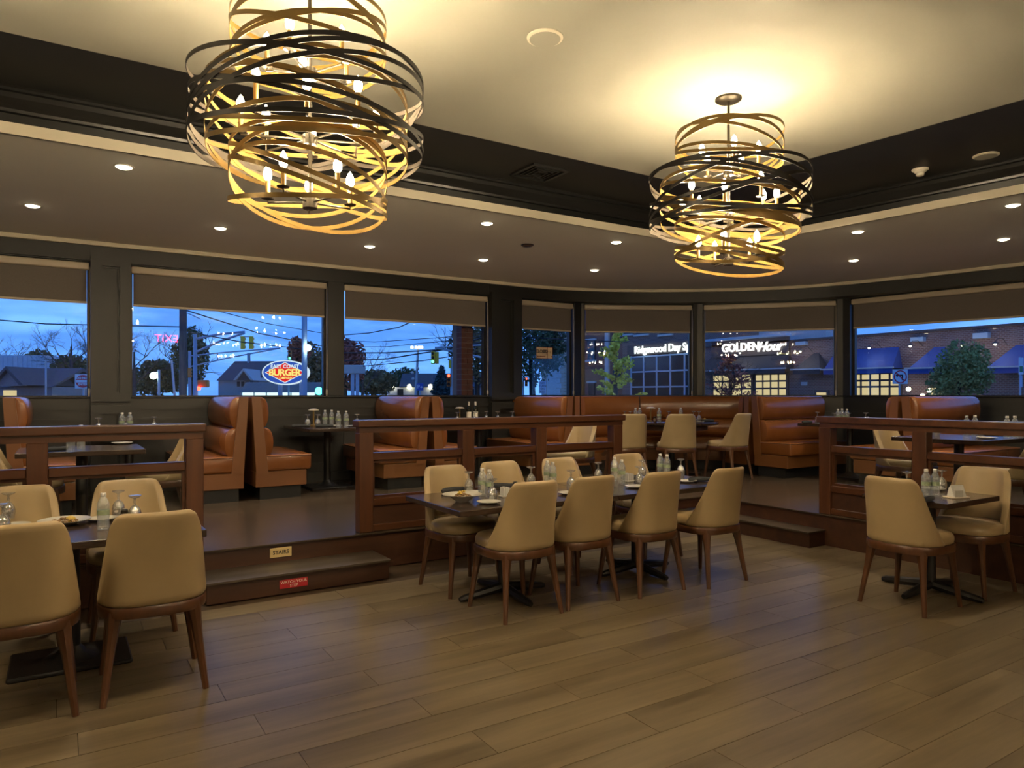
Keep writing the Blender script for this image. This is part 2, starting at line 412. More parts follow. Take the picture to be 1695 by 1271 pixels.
# window walls
win_n = 0
blind_lab = {}
def wallseg(name, label, p0, p1, posts, wins, base=PLAT):
    """wall with window openings; posts: (x0, x1, kind); wins: (x0, x1, label)"""
    global win_n
    L = math.dist(p0, p1); rz = math.atan2(p1[1] - p0[1], p1[0] - p0[0])
    mb = MB().box(0, L, 0, .2, base - .3, SILL - .02).box(0, L, 0, .2, HEAD + .01, CEIL + .1)
    root = struct(name, mb, 'charcoal', label, loc=(p0[0], p0[1], 0), rotz=rz)
    MB().rbox(0, L, -.035, .14, SILL - .02, SILL, .006, 1).build('window_ledge', 'charcoal', root)
    MB().box(0, L, -.018, 0, SILL - .16, SILL - .03).build('apron_rail', 'charcoal', root)
    MB().box(0, L, -.02, 0, base, base + .12).build('skirting', 'charcoal', root)
    for x0, x1, kind in posts:
        if kind == 'pilaster':
            q = MB().box(x0, x1, -.06, .2, base, HEAD + .18).build('pilaster', 'charcoal', root)
            w = x1 - x0; a = .28 * w
            for z0, z1 in ((SILL + .04, HEAD - .04), (base + .15, SILL - .20)):
                f = MB().box(x0, x0 + a, -.125, -.06, z0 - .1, z1 + .1).box(x1 - a, x1, -.125, -.06, z0 - .1, z1 + .1)
                f.box(x0 + a, x1 - a, -.125, -.06, z1, z1 + .1).box(x0 + a, x1 - a, -.125, -.06, z0 - .1, z0)
                f.build('panel_frame', 'charcoal', q)
                g = MB(); t = .018
                g.box(x0 + a, x0 + a + t, -.085, -.06, z0, z1).box(x1 - a - t, x1 - a, -.085, -.06, z0, z1)
                g.box(x0 + a + t, x1 - a - t, -.085, -.06, z1 - t, z1).box(x0 + a + t, x1 - a - t, -.085, -.06, z0, z0 + t).build('panel_bead', 'charcoal', q)
        else:
            MB().rbox(x0, x1, -.03, .2, SILL, HEAD + .18, .006, 1).build('mullion', 'charcoal', root)
            if kind == 'wide': pass
    for x0, x1, wl_ in wins:
        # dado panel below
        t = .03; z0, z1 = base + .22, SILL - .26
        g = MB().box(x0, x0 + t, -.012, 0, z0, z1).box(x1 - t, x1, -.012, 0, z0, z1).box(x0 + t, x1 - t, -.012, 0, z1 - t, z1).box(x0 + t, x1 - t, -.012, 0, z0, z0 + t)
        g.build('panel_bead', 'charcoal', root)
        win_n += 1
        w = .03
        f = MB().box(x0, x0 + w, .08, .16, SILL, HEAD).box(x1 - w, x1, .08, .16, SILL, HEAD).box(x0 + w, x1 - w, .08, .16, HEAD - w, HEAD + .01).box(x0 + w, x1 - w, .08, .16, SILL - .01, SILL + .012)
        wo = struct('window_%d' % win_n, f, 'charcoal', 'window ' + wl_, loc=(p0[0], p0[1], 0), rotz=rz)
        MB().box(x0 + w, x1 - w, .115, .121, SILL + .012, HEAD - w).build('pane', 'glass', wo)
        b = thing('roller_blind', 'taupe roller blind drawn down over the window ' + wl_, 'blind', (p0[0], p0[1], 0), rz, 'roller blinds at the windows')
        MB().rbox(x0 + .01, x1 - .01, -.02, .07, HEAD - .085, HEAD, .018, 3).build('cassette', 'fascia', b, smooth=True)
        MB().box(x0 + .035, x1 - .035, .028, .031, 2.575, HEAD - .07).build('fabric', 'fabric', b)
        MB().rbox(x0 + .033, x1 - .033, .018, .042, 2.553, 2.58, .006, 1).build('hem_bar', 'fascia', b)
        cx_ = x1 - .012
        ch = MB()
        ch.tube([(cx_, .0, HEAD - .05), (cx_ - .004, -.012, 2.2), (cx_, -.01, 1.55)], .0035, 5).tube([(cx_ + .01, .0, HEAD - .05), (cx_ + .014, -.012, 2.2), (cx_, -.01, 1.55)], .0035, 5)
        ch.build('bead_chain', 'fascia', b)
        MB().lathe([(.004, .07), (.012, .05), (.013, 0), (.006, -.03)], 10, (cx_, -.01, 1.50)).build('chain_weight', 'fascia', b, smooth=True)
    return root

o8 = 8.0
wallseg('wall_left', 'charcoal panelled window wall facing the crossroads', (-8, 9.62), (7.52, 9.62),
        [(.30 + o8, .71 + o8, 'pilaster'), (3.11 + o8, 3.34 + o8, 'm'), (5.68 + o8, 6.24 + o8, 'pilaster'), (7.37 + o8, 7.52 + o8, 'm'), (0, 5.9, 'wide')],
        [(-2.1 + o8, .30 + o8, 'at the far left end of the wall'), (.71 + o8, 3.11 + o8, 'facing the oval burger sign'), (3.34 + o8, 5.68 + o8, 'facing the parking sign'), (6.24 + o8, 7.37 + o8, 'with the hanging closed sign')])
c45 = (9.29, 8.63); c56 = (10.79, 6.87)
L4 = math.dist((7.52, 9.62), c45); L5 = math.dist(c45, c56)
wallseg('wall_corner', 'charcoal window wall across the corner facing the day spa', (7.52, 9.62), c45,
        [(0, .06, 'm'), (L4 - .08, L4 + .05, 'm')], [(.06, L4 - .08, 'facing the day spa')])
wallseg('wall_bay', 'charcoal window wall facing the lit gold shop sign', c45, c56,
        [(0, .10, 'm'), (L5 - .10, L5 + .02, 'm')], [(.10, L5 - .10, 'facing the lit GOLDEN shop sign')])
p6 = (10.79 + (6.87 + 6) * .136, -6)
L6 = math.dist(c56, p6)
wallseg('wall_right', 'charcoal panelled window wall facing the blue awnings', c56, p6,
        [(0, .12, 'm'), (4.6, L6, 'wide')], [(.12, 4.6, 'facing the blue awnings')])
struct('wall_back', MB().box(-8.2, 12.8, -6.2, -6, 0, TOP + .1), 'lower', 'plain wall behind the photographer')
struct('wall_side', MB().box(-8.2, -8, -6, 9.9, 0, TOP + .1), 'lower', 'plain end wall of the dining room')

# ------------------------------------------------------------------ railings on the platform edge
def railing(label, p0, p1, posts, gl=True):
    """posts: distances along; local x along, y towards the platform"""
    L = math.dist(p0, p1); rz = math.atan2(p1[1] - p0[1], p1[0] - p0[0])
    t = thing('wooden_railing', label, 'railing', (p0[0], p0[1], PLAT), rz, 'mahogany railings on the platform edge')
    z = lambda h: h - PLAT
    MB().rbox(-.02, L + .02, -.075, .075, z(1.215), z(1.275), .008, 2).build('handrail', 'rail', t)
    MB().box(0, L, -.045, .045, z(1.165), z(1.215)).build('top_rail', 'rail', t)
    for x in posts: MB().rbox(x - .062, x + .062, -.055, .055, 0, z(1.165), .005, 1).build('post', 'railp', t)
    for a, b in zip(posts[:-1], posts[1:]):
        x0, x1 = a + .062, b - .062
        MB().rbox(x0, x1, -.045, .045, z(.924), z(.99), .006, 1).build('middle_rail', 'rail', t)
        MB().rbox(x0, x1, -.045, .045, z(.53), z(.596), .006, 1).build('bottom_rail', 'rail', t)
        MB().box(x0, x1, -.022, .022, .06, z(.53)).build('kick_panel', 'riser', t)
        MB().rbox(x0, x1, -.04, .04, 0, .06, .005, 1).build('base_rail', 'rail', t)
        w = .022
        MB().box(x0, x0 + w, -.02, .02, z(.596), z(.924)).box(x1 - w, x1, -.02, .02, z(.596), z(.924)).box(x0 + w, x1 - w, -.02, .02, z(.902), z(.924)).box(x0 + w, x1 - w, -.02, .02, z(.596), z(.618)).build('glazing_bead', 'rail', t)
        MB().box(x0 + w, x1 - w, -.003, .003, z(.618), z(.902)).build('glass_panel', 'railglass', t)
    return t
railing('long wooden railing on the left, ending at the step with the red notice', (-4.2, 5.86), (.92, 5.86), [.1, 1.06, 2.06, 3.06, 4.07, 5.06])
railing('wooden railing behind the long eight-seat table', (2.16, 5.86), (5.12, 5.86), [.06, 1.06, 1.89, 2.89])
railing('wooden railing on the right, behind the small square table', (6.46, 4.34), (6.46, -1.8), [.06, .98, 1.98, 2.98, 4.0, 5.0, 6.0])

# ------------------------------------------------------------------ chairs
def superell(a, b, n, k, e=2.8):
    out = []
    for i in range(k):
        t = 2 * PI * i / k; c, s_ = math.cos(t), math.sin(t)
        out.append((a * math.copysign(abs(c) ** (2 / e), c), b * math.copysign(abs(s_) ** (2 / e), s_)))
    return out
def ringstack(mb, levels, a, b, k=32, e=3.0, cy=0):
    base = superell(a, b, 0, k, e); vs, fs = [], []
    for sc, z in levels: vs += [(x * sc, y * sc + cy, z) for x, y in base]
    for i in range(len(levels) - 1):
        for j in range(k): fs.append([i * k + j, i * k + (j + 1) % k, (i + 1) * k + (j + 1) % k, (i + 1) * k + j])
    fs += [list(range(k))[::-1], [len(vs) - k + j for j in range(k)]]
    return mb.add(vs, fs)
def make_chair():
    t = thing('dining_chair', 'x', 'chair')
    s = ringstack(MB(), [(.93, .455), (.985, .462), (1.0, .48), (.99, .505), (.94, .525), (.8, .537), (.5, .543), (.15, .545)], .245, .25)
    s.build('seat', 'leather', t, smooth=True)
    f = ringstack(MB(), [(.90, .40), (.985, .402), (1.0, .41), (1.0, .45), (.985, .458), (.90, .46)], .253, .258)
    f.build('seat_frame', 'chairw', t, smooth=True)
    # wrap-around upholstered back; front of the chair is +y
    nu, nv = 22, 11; vs, fs = [], []
    def shell(u, v, inner):
        a = .258 + (.222 - .258) * v; b = .262 + (.17 - .262) * v; cy = 0 - .145 * v ** 1.15
        th = math.radians(90 - 16 * v) * u
        th_ = .056 - .016 * v
        if inner: a -= th_; b -= th_
        e = 2.7
        sx, sy = math.sin(th), math.cos(th)
        x = a * math.copysign(abs(sx) ** (2 / e), sx); y = cy - b * math.copysign(abs(sy) ** (2 / e), sy)
        k = max(0, (abs(u) - .5) / .5)
        top = .925 - .17 * k ** 2.5
        z = .452 + (top - .452) * v
        return (x, y, z)
    for inner in (0, 1):
        for j in range(nv + 1):
            for i in range(nu + 1): vs.append(shell(-1 + 2 * i / nu, j / nv, inner))
    N = (nu + 1) * (nv + 1); I = lambda i, j, k: k * N + j * (nu + 1) + i
    for j in range(nv):
        for i in range(nu):
            fs.append([I(i, j, 0), I(i + 1, j, 0), I(i + 1, j + 1, 0), I(i, j + 1, 0)])
            fs.append([I(i, j, 1), I(i, j + 1, 1), I(i + 1, j + 1, 1), I(i + 1, j, 1)])
    for i in range(nu):
        fs.append([I(i, nv, 0), I(i + 1, nv, 0), I(i + 1, nv, 1), I(i, nv, 1)])
        fs.append([I(i, 0, 0), I(i, 0, 1), I(i + 1, 0, 1), I(i + 1, 0, 0)])
    for j in range(nv):
        fs.append([I(0, j, 0), I(0, j + 1, 0), I(0, j + 1, 1), I(0, j, 1)])
        fs.append([I(nu, j, 0), I(nu, j, 1), I(nu, j + 1, 1), I(nu, j + 1, 0)])
    b = MB().add(vs, fs)
    me = b.mesh('backrest', 'leather', smooth=False, sub=1, weld=True)
    me.polygons.foreach_set('use_smooth', [True] * len(me.polygons)); obj('backrest', me, t)
    for sx in (-1, 1):
        for sy in (-1, 1):
            x0, y0 = sx * .175, sy * .18; x1, y1 = sx * .228, (sy * .225 if sy > 0 else -.25)
            pts, rs = [], []
            for k in range(6):
                w = k / 5; pts.append((x1 + (x0 - x1) * w, y1 + (y0 - y1) * w, .43 * w)); rs.append(.0155 + .011 * w + (.012 if k == 5 else 0) + (.004 if k == 4 else 0))
            MB().tube(pts, rs, 8).build('leg', 'chairw', t, smooth=True)
    return t
chair0 = make_chair(); chair_used = [False]
GA, GB = 'cream chairs round the tables on the main floor', 'cream chairs on the raised platform'
def chair(x, y, face, label, z=0.0, group=GA):
    """face: direction the sitter looks, degrees from +x"""
    rz = math.radians(face) - PI / 2
    if not chair_used[0]:
        chair_used[0] = True; chair0.location = (x, y, z); chair0.rotation_euler.z = rz; tag(chair0, label, group=group); return chair0
    return dup(chair0, (x, y, z), rz, label, group)
K = 'cream leather chair with walnut legs, '
chair(2.67, 4.165, 90, K + 'nearest to us on our side of the long table')
chair(3.19, 4.18, 90, K + 'second from left on our side of the long table')
chair(3.81, 4.13, 90, K + 'third from left on our side of the long table')
chair(4.43, 4.05, 92, K + 'rightmost on our side of the long table')
chair(2.63, 4.86, -88, K + 'far side of the long table, at its left end')
chair(3.17, 4.92, -90, K + 'far side of the long table, second from left')
chair(3.80, 4.92, -90, K + 'far side of the long table, third from left')
chair(4.62, 4.92, -90, K + 'far side of the long table, rightmost')
chair(.41, 4.15, 88, K + 'near right of the left-hand table, back to us')
chair(-.165, 4.13, 90, K + 'cut by the left picture edge, back to us')
chair(.39, 5.16, -90, 'cream leather chair behind the single water bottle on the left-hand table')
chair(-.22, 5.16, -90, 'cream leather chair beyond the left-hand table, cut by the picture edge')
chair(5.13, 2.75, 0, K + 'left of the small square table, back to us')
chair(5.87, 2.72, 180, K + 'right of the small square table, facing left')
P_ = 'cream leather chair on the platform, '
chair(.72, 6.85, 180, P_ + 'behind the left railing, facing left', PLAT, GB)
chair(-.22, 6.80, 0, P_ + 'left of the table behind the left railing, facing right', PLAT, GB)
chair(5.02, 6.62, 182, P_ + 'seen through the railing, before the tan booth', PLAT, GB)
def camchair(px, d, face, label):
    x, y = cam2w(ray(px) * d, d); chair(x, y, face, label, PLAT, GB)
camchair(1036, 9.75, 72, P_ + 'left of three at the round corner table')
camchair(1119, 9.75, 60, P_ + 'middle of three at the round corner table')
camchair(1204, 10.05, 96, P_ + 'right of three at the round corner table')
chair(7.35, 3.98, -92, 'cream chair behind the right railing, its top before the tan booth', PLAT, GB)
chair(7.10, 2.92, 90, P_ + 'at the right picture edge behind the railing', PLAT, GB)

# ------------------------------------------------------------------ tables
def xbase(t, x, y, h, ang=0):
    MB().lathe([(.045, .05), (.038, .07), (.038, h)], 16, (x, y, 0)).build('column', 'black', t, smooth=True)
    for k in range(4):
        a = math.radians(ang + 90 * k); c, s_ = math.cos(a), math.sin(a)
        MB().tube([(x + .02 * c, y + .02 * s_, .06), (x + .2 * c, y + .2 * s_, .038), (x + .34 * c, y + .34 * s_, .022), (x + .37 * c, y + .37 * s_, .018)], [.036, .032, .026, .018], 8).build('foot', 'black', t, smooth=True)
    MB().box(x - .2, x + .2, y - .035, y + .035, h - .02, h).box(x - .035, x + .035, y - .2, y + .2, h - .02, h).build('spider', 'black', t)
def plate_base(t, x, y, h, hx, hy):
    MB().rbox(x - hx, x + hx, y - hy, y + hy, 0, .025, .008, 1).build('base_plate', 'black', t)
    MB().lathe([(.15, .02), (.08, .05), (.045, .09), (.042, h)], 20, (x, y, 0)).build('column', 'black', t, smooth=True)
    MB().box(x - .22, x + .22, y - .035, y + .035, h - .02, h).build('spider', 'black', t)
TH = .735
def rect_table(label, x0, x1, y0, y1, z=0.0, base='x', h=TH, bx=0.0):
    cx_, cy_ = (x0 + x1) / 2, (y0 + y1) / 2
    t = thing('dining_table', label, 'table', (cx_, cy_, z), 0)
    a, b = (x1 - x0) / 2, (y1 - y0) / 2
    MB().rbox(-a, a, -b, b, h - .04, h, .005, 2).build('tabletop', 'table', t)
    if base == 'x': xbase(t, bx, 0, h - .04)
    else: plate_base(t, 0, 0, h - .04, *base)
    return t
rect_table('left half of the long dark table with the bowl on it', 2.2, 3.558, 4.08, 4.95, bx=-.079)
rect_table('right half of the long dark table, farther from us', 3.562, 4.95, 4.08, 4.95, bx=-.136)
rect_table('dark wooden table at the left picture edge on the main floor', -.59, .70, 4.30, 5.10, base=(.29, .22))
rect_table('small square dark table by the right railing', 5.19, 5.96, 2.53, 3.15)
rect_table('dark table behind the left railing, with two water bottles', -.29, .60, 6.58, 7.30, PLAT, (.25, .25))
BT = .775
rect_table('dark booth table by the wall, left of the back-to-back booths', .25, 1.05, 8.40, 9.46, PLAT, (.28, .28), BT)
rect_table('dark booth table with four water bottles and a table lamp', 2.49, 3.29, 8.37, 9.52, PLAT, (.28, .28), BT)
rect_table('dark booth table behind the middle railing with a wine bottle', 4.74, 5.54, 8.40, 9.52, PLAT, (.28, .28), BT)
rect_table('dark booth table in the right bay, beside the tan bench', 8.87, 10.15, 5.55, 6.35, PLAT, (.28, .28), BT)
rect_table('dark table behind the right railing', 6.85, 7.74, 3.04, 3.86, PLAT, (.25, .25), BT)
RT = cam2w(ray(1112) * 10.65, 10.65)
rt = thing('round_table', 'round dark table in the corner bay', 'table', (RT[0], RT[1], PLAT))
MB().lathe([(.0, .735), (.66, .735), (.68, .745), (.68, .768), (.67, .775), (0, .775)], 40, cap=False).build('tabletop', 'table', rt, smooth=True)
MB().lathe([(.50, .66), (.52, .66), (.52, .735), (.50, .735)], 40, cap=False).build('apron', 'tablew', rt, smooth=True)
plate_base(rt, 0, 0, .735, .3, .3)

# ------------------------------------------------------------------ booths
def halfroll(x, z0, z1, bulge, n=9):
    """profile of an upholstered roll, from bottom to top, bulging to +x"""
    return [(x, z0)] + [(x + bulge * math.sin(PI * (k + .5) / n) ** .55, z0 + (z1 - z0) * (1 - math.cos(PI * (k + .5) / n)) / 2) for k in range(n)] + [(x, z1)]
def bench(name, label, loc, face, L):
    """bench with its back along local y = 0..L at x = 0, sitter looks to +x"""
    t = thing(name, label, 'booth', loc, math.radians(face), 'tan leather booth benches')
    MB().box(.10, .56, .03, L, 0, .14).build('toe_kick', 'kick', t)
    MB().rbox(.05, .62, 0, L, .14, .315, .006, 1).build('base', 'tanpanel', t)
    MB().rbox(.14, .68, -.005, L, .315, .50, .035, 3).build('seat_cushion', 'tan', t, smooth=True)
    MB().tube([(.16, -.004, .487), (.672, -.004, .487), (.677, .03, .487), (.677, L - .03, .487)], .006, 5).build('piping', 'tanpanel', t)
    MB().prism([(.055, .30), (.185, .30), (.10, 1.158), (.004, 1.158)], -.012, L, 'y').build('back_frame', 'tanpanel', t)
    for nm, z0, z1, x, bl in (('upper_back_roll', .80, 1.155, .085, .13), ('lower_back_roll', .47, .81, .12, .15)):
        pf = halfroll(x, z0, z1, bl); mb = MB(); k = len(pf)
        ys = [.012, .03, .09, L - .06, L - .01]; sc = [.55, .85, 1, 1, .9]
        rows = [[(x + (px_ - x) * s_, y, (z0 + z1) / 2 + (pz - (z0 + z1) / 2) * (.96 if s_ < .6 else 1)) for px_, pz in pf] for y, s_ in zip(ys, sc)]
        for i in range(len(rows) - 1):
            for j in range(k - 1): mb.add([rows[i][j], rows[i + 1][j], rows[i + 1][j + 1], rows[i][j + 1]], [[0, 1, 2, 3]])
        mb.add(rows[0], [list(range(k))]); mb.add(rows[-1], [list(range(k))[::-1]])
        mb.build(nm, 'tan', t, smooth=True, weld=True)
    return t
BL = 1.36
# facing +x: local y runs along world +y, starting at the aisle end
def bench_px(label, x, y0, L=BL): bench('booth_bench', label, (x, y0, PLAT), 0, L)
def bench_nx(label, x, y0, L=BL): 
    # mirrored bench looking to -x, built with its aisle end at y0: rotate by 180 and start from the wall end
    t = bench('booth_bench', label, (x, y0, PLAT), 0, L)
    for ch in t.children:
        ch.data = ch.data.copy(); ch.data.transform(Matrix.Scale(-1, 4, (1, 0, 0))); ch.data.flip_normals()
    return t
bench_px('tan booth bench at the left picture edge', -.46, 8.24)
bench_nx('tan booth bench facing left, nearer the left picture edge', 1.775, 8.24)
bench_px('tan booth bench facing the table with four water bottles', 1.80, 8.24)
bench_nx('tan booth bench behind the railing, facing the table with four water bottles', 3.995, 8.24)
bench_px('tan booth bench behind the railing, facing the wine bottle table', 4.02, 8.24)
bench_nx('tan booth bench with tall back, left of the corner banquette', 6.30, 8.24)
def bench_ny(label, x0, y, L):  # looks to -y, aisle end at x0
    bench('booth_bench', label, (x0, y, PLAT), -90, L)
def bench_py(label, x0, y, L):
    t = bench('booth_bench', label, (x0, y, PLAT), -90, L)
    for ch in t.children:
        ch.data = ch.data.copy(); ch.data.transform(Matrix.Scale(-1, 4, (1, 0, 0))); ch.data.flip_normals()
bench_ny('tan booth bench right of the corner banquette', 8.60, 6.93, 1.5)
bench_py('tan booth bench behind the right railing, facing the corner', 8.95, 4.935, 1.6)
bench_ny('tan booth bench under the window with the blue awnings', 8.95, 4.91, 1.6)

def sweep(path, prof, name, m, parent, side=1, smooth=True):
    """sweep (offset to the inside, z) along a plan path with mitred corners"""
    mb = MB(); rows = []
    P = [Vector(p) for p in path]
    for i, p in enumerate(P):
        d1 = (P[i] - P[i - 1]).normalized() if i else (P[1] - P[0]).normalized()
        d2 = (P[i + 1] - P[i]).normalized() if i < len(P) - 1 else d1
        n1, n2 = Vector((d1.y, -d1.x)), Vector((d2.y, -d2.x)); b = (n1 + n2).normalized(); k = 1 / max(.5, b.dot(n1))
        rows.append([(p.x + b.x * o * k, p.y + b.y * o * k, z) for o, z in prof])
    k = len(prof)
    for i in range(len(rows) - 1):
        for j in range(k): mb.add([rows[i][j], rows[i][(j + 1) % k], rows[i + 1][(j + 1) % k], rows[i + 1][j]], [[0, 1, 2, 3]])
    mb.add(rows[0], [list(range(k))[::-1]]); mb.add(rows[-1], [list(range(k))])
    return mb.build(name, m, parent, smooth=smooth, weld=True)
def banquette(label, path):
    t = thing('corner_banquette', label, 'banquette', (path[0][0], path[0][1], PLAT), 0, 'curved corner banquette')
    lp = [(p[0] - path[0][0], p[1] - path[0][1]) for p in path]
    sweep(lp, [(.10, 0), (.46, 0), (.46, .14), (.10, .14)], 'toe_kick', 'kick', t, smooth=False)
    sweep(lp, [(.05, .14), (.5, .14), (.5, .315), (.05, .315)], 'base', 'tanpanel', t, smooth=False)
    sweep(lp, [(.14, .315), (.53, .315), (.55, .33), (.55, .47), (.53, .495), (.14, .50)], 'seat_cushion', 'tan', t)
    sweep(lp, [(.0, .30), (.15, .30), (.10, 1.158), (.0, 1.158)], 'back_frame', 'tanpanel', t, smooth=False)
    for nm, z0, z1, x, bl in (('upper_back_roll', .78, 1.155, .09, .10), ('lower_back_roll', .49, .785, .11, .12)):
        sweep(lp, halfroll(x, z0, z1, bl), nm, 'tan', t)
    return t
wq = lambda px, d: cam2w(ray(px) * d, d)
seam = wq(1055, 11.78)
banquette('left part of the tan leather corner banquette', [(6.34, 8.24), (6.34, 9.28), (7.25, 9.28), (seam[0] - .012, seam[1] + .004)])
banquette('right part of the tan leather corner banquette', [(seam[0] + .012, seam[1] - .006), wq(1150, 11.80), wq(1262, 11.45), (9.95, 6.98), (8.6, 6.98)])

# ------------------------------------------------------------------ ceiling fittings
def chandelier(label, x, y, seed):
    rnd = random.Random(seed)
    t = thing('drum_chandelier', label, 'chandelier', (x, y, TOP), 0, 'drum chandeliers of woven metal bands')
    Z = lambda h: h - TOP
    MB().lathe([(.0, -.022), (.075, -.022), (.09, -.012), (.09, 0)], 28).build('canopy', 'steel', t, smooth=True)
    MB().tube([(0, 0, -.02), (0, 0, Z(2.40))], .0095, 8).build('stem', 'steel', t, smooth=True)
    def ring(R, zc, amp, ph, kind, h=.021):
        n = 72; vs, fs, mi = [], [], []
        for k in range(n):
            a = 2 * PI * k / n; z = Z(zc) + amp * math.sin(a + ph); c, s_ = math.cos(a), math.sin(a)
            sl = amp * math.cos(a + ph) / R; hh = h * math.sqrt(1 + sl * sl)
            for r_, dz in ((R, -hh / 2), (R, hh / 2), (R - .003, hh / 2), (R - .003, -hh / 2)): vs.append((r_ * c, r_ * s_, z + dz))
        mb = MB()
        for k in range(n):
            a, b = k * 4, ((k + 1) % n) * 4
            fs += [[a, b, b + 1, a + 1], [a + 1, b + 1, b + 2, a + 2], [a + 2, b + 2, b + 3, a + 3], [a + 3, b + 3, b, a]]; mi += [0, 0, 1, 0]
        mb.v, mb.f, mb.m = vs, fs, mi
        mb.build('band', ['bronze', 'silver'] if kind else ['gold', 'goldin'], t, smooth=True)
    def drum(R, z0, z1, n, kind):
        for i in range(n):
            zc = z0 + (z1 - z0) * (i + .5) / n; lim = min(zc - z0, z1 - zc) + .02
            amp = min((z1 - z0) * .42, max(.035, rnd.uniform(.55, 1.0) * lim + .03))
            zc = min(max(zc, z0 + amp + .01), z1 - amp - .01)
            ring(R * rnd.uniform(.985, 1.0), zc, amp * (-1) ** i, rnd.uniform(0, 2 * PI), kind)
    drum(.366, 3.075, 3.325, 6, 0)
    drum(.547, 2.65, 3.03, 8, 1)
    drum(.472, 2.60, 2.985, 8, 0)
    drum(.371, 2.35, 2.70, 7, 0)
    for n, R, za, nm in ((5, .20, 3.05, 'u'), (8, .315, 2.73, 'm'), (5, .205, 2.425, 'l')):
        MB().lathe([(.012, -.03), (.035, -.028), (.035, .02), (.012, .028)], 16, (0, 0, Z(za))).build('hub', 'steel', t, smooth=True)
        ph = rnd.uniform(0, 2 * PI)
        for k in range(n):
            a = ph + 2 * PI * k / n; c, s_ = math.cos(a), math.sin(a); bx, by = R * c, R * s_
            hz = .0 if not (nm == 'm' and k % 2) else .05
            arm = MB().tube([(.03 * c, .03 * s_, Z(za)), (bx, by, Z(za)), (bx, by, Z(za) + .015 + hz)], .005, 6).build('arm', 'steel', t, smooth=True)
            MB().lathe([(.008, 0), (.028, .006), (.03, .010), (.008, .013)], 14, (bx, by, Z(za) + .012 + hz)).build('cup', 'steel', arm, smooth=True)
            MB().lathe([(.0115, 0), (.0115, .085)], 12, (bx, by, Z(za) + .022 + hz)).build('candle_sleeve', 'gold', arm, smooth=True)
            MB().lathe([(.007, 0), (.0175, .014), (.0205, .028), (.018, .045), (.010, .064), (.0015, .078)], 10, (bx, by, Z(za) + .107 + hz)).build('bulb', 'bulbtop' if nm == 'u' else 'bulb', arm, smooth=True)
    return t
chandelier('large drum chandelier of woven gold and black bands, nearer to us', 1.02, 3.42, 3)
chandelier('drum chandelier of woven gold and black bands hanging farther away, canopy in view', 3.933, 3.364, 11)
for x_, y_, s_, lb_ in ((-1.9, 3.42, 21, 'left of the nearer one'), (1.02, -1.6, 31, 'behind the photographer'), (3.93, -1.6, 41, 'behind and right of the photographer')):  # unseen chandeliers, added so the foreground floor gets light
    chandelier('drum chandelier outside the picture, added to light the foreground, ' + lb_, x_, y_, s_)

def downlight(x, y, label, watts=SPOT):
    t = thing('recessed_downlight', label, 'downlight', (x, y, CEIL), 0, 'recessed downlights in the lower ceiling')
    MB().lathe([(.056, -.002), (.062, -.006), (.074, -.004), (.075, 0)], 24, cap=False).build('trim_ring', 'white', t, smooth=True)
    MB().lathe([(.0, -.020), (.03, -.018), (.048, -.012), (.057, -.003)], 24, cap=False).build('lens', 'lens', t)
    ld = bpy.data.lights.new('downlight_lamp', 'SPOT'); ld.energy = watts; ld.color = (1, .84, .62); ld.spot_size = math.radians(110); ld.spot_blend = .7; ld.shadow_soft_size = .05
    lo = bpy.data.objects.new('downlight_lamp', ld); COL.objects.link(lo); lo.parent = t; lo.location = (0, 0, -.026)
D = 'lit recessed downlight '
for x, y, lb in [(.421, 6.288, 'at the soffit edge, above the left railing'), (3.735, 6.346, 'at the soffit edge, left of the dark ceiling disc'), (5.468, 6.324, 'at the soffit edge, left of the farther chandelier'), (7.344, 4.505, 'at the soffit edge, right of the farther chandelier'), (7.532, 3.086, 'at the soffit edge, by the right picture edge'),
                 (-.215, 8.046, 'leftmost of the row near the windows'), (1.446, 8.06, 'second from left in the row near the windows'), (3.134, 8.094, 'third from left in the row near the windows'), (4.709, 8.095, 'fourth from left in the row near the windows'), (6.44, 7.917, 'in the corner, below left of the farther chandelier'), (8.866, 5.497, 'right of the farther chandelier, near the windows'), (9.093, 3.823, 'near the windows at the right picture edge')]:
    downlight(x, y, D + lb)

def ceiling_disc(name, label, cat, p, r, m, prof=None):
    t = thing(name, label, cat, p)
    MB().lathe(prof or [(0, -.012), (r * .9, -.012), (r, -.006), (r, 0)], 32, cap=False).build('rim', m, t, smooth=True)
    return t
p = onz(902, 62, TOP); t = ceiling_disc('ceiling_speaker', 'round white ceiling speaker between the two chandeliers', 'speaker', p, .105, 'offw')
MB().lathe([(0, -.016), (.088, -.0155), (.09, -.012)], 32, cap=False).build('grille', 'cream', t, smooth=True)
p = onz(1632, 257, TOP); t = ceiling_disc('ceiling_speaker', 'round white ceiling speaker on the black ceiling border', 'speaker', p, .10, 'offw')
MB().lathe([(0, -.016), (.083, -.0155), (.085, -.012)], 32, cap=False).build('grille', 'cream', t, smooth=True)
p = onz(1523, 280, TOP); t = thing('smoke_detector', 'white smoke detector on the black ceiling border', 'detector', p)
MB().lathe([(0, -.02), (.055, -.02), (.068, -.012), (.07, 0)], 28, cap=False).build('base', 'white', t, smooth=True)
MB().lathe([(0, -.062), (.028, -.062), (.034, -.055), (.036, -.035), (.046, -.03), (.048, -.02)], 28, cap=False).build('sensor_head', 'white', t, smooth=True)
p = onz(1603, 292, TOP); t = thing('dome_camera', 'small black dome camera on the ceiling border', 'camera', p)
MB().lathe([(0, -.02), (.05, -.02), (.055, 0)], 24, cap=False).build('mount', 'black', t, smooth=True)
MB().sphere((0, 0, -.035), .034, 16).build('camera_head', 'steel', t, smooth=True)
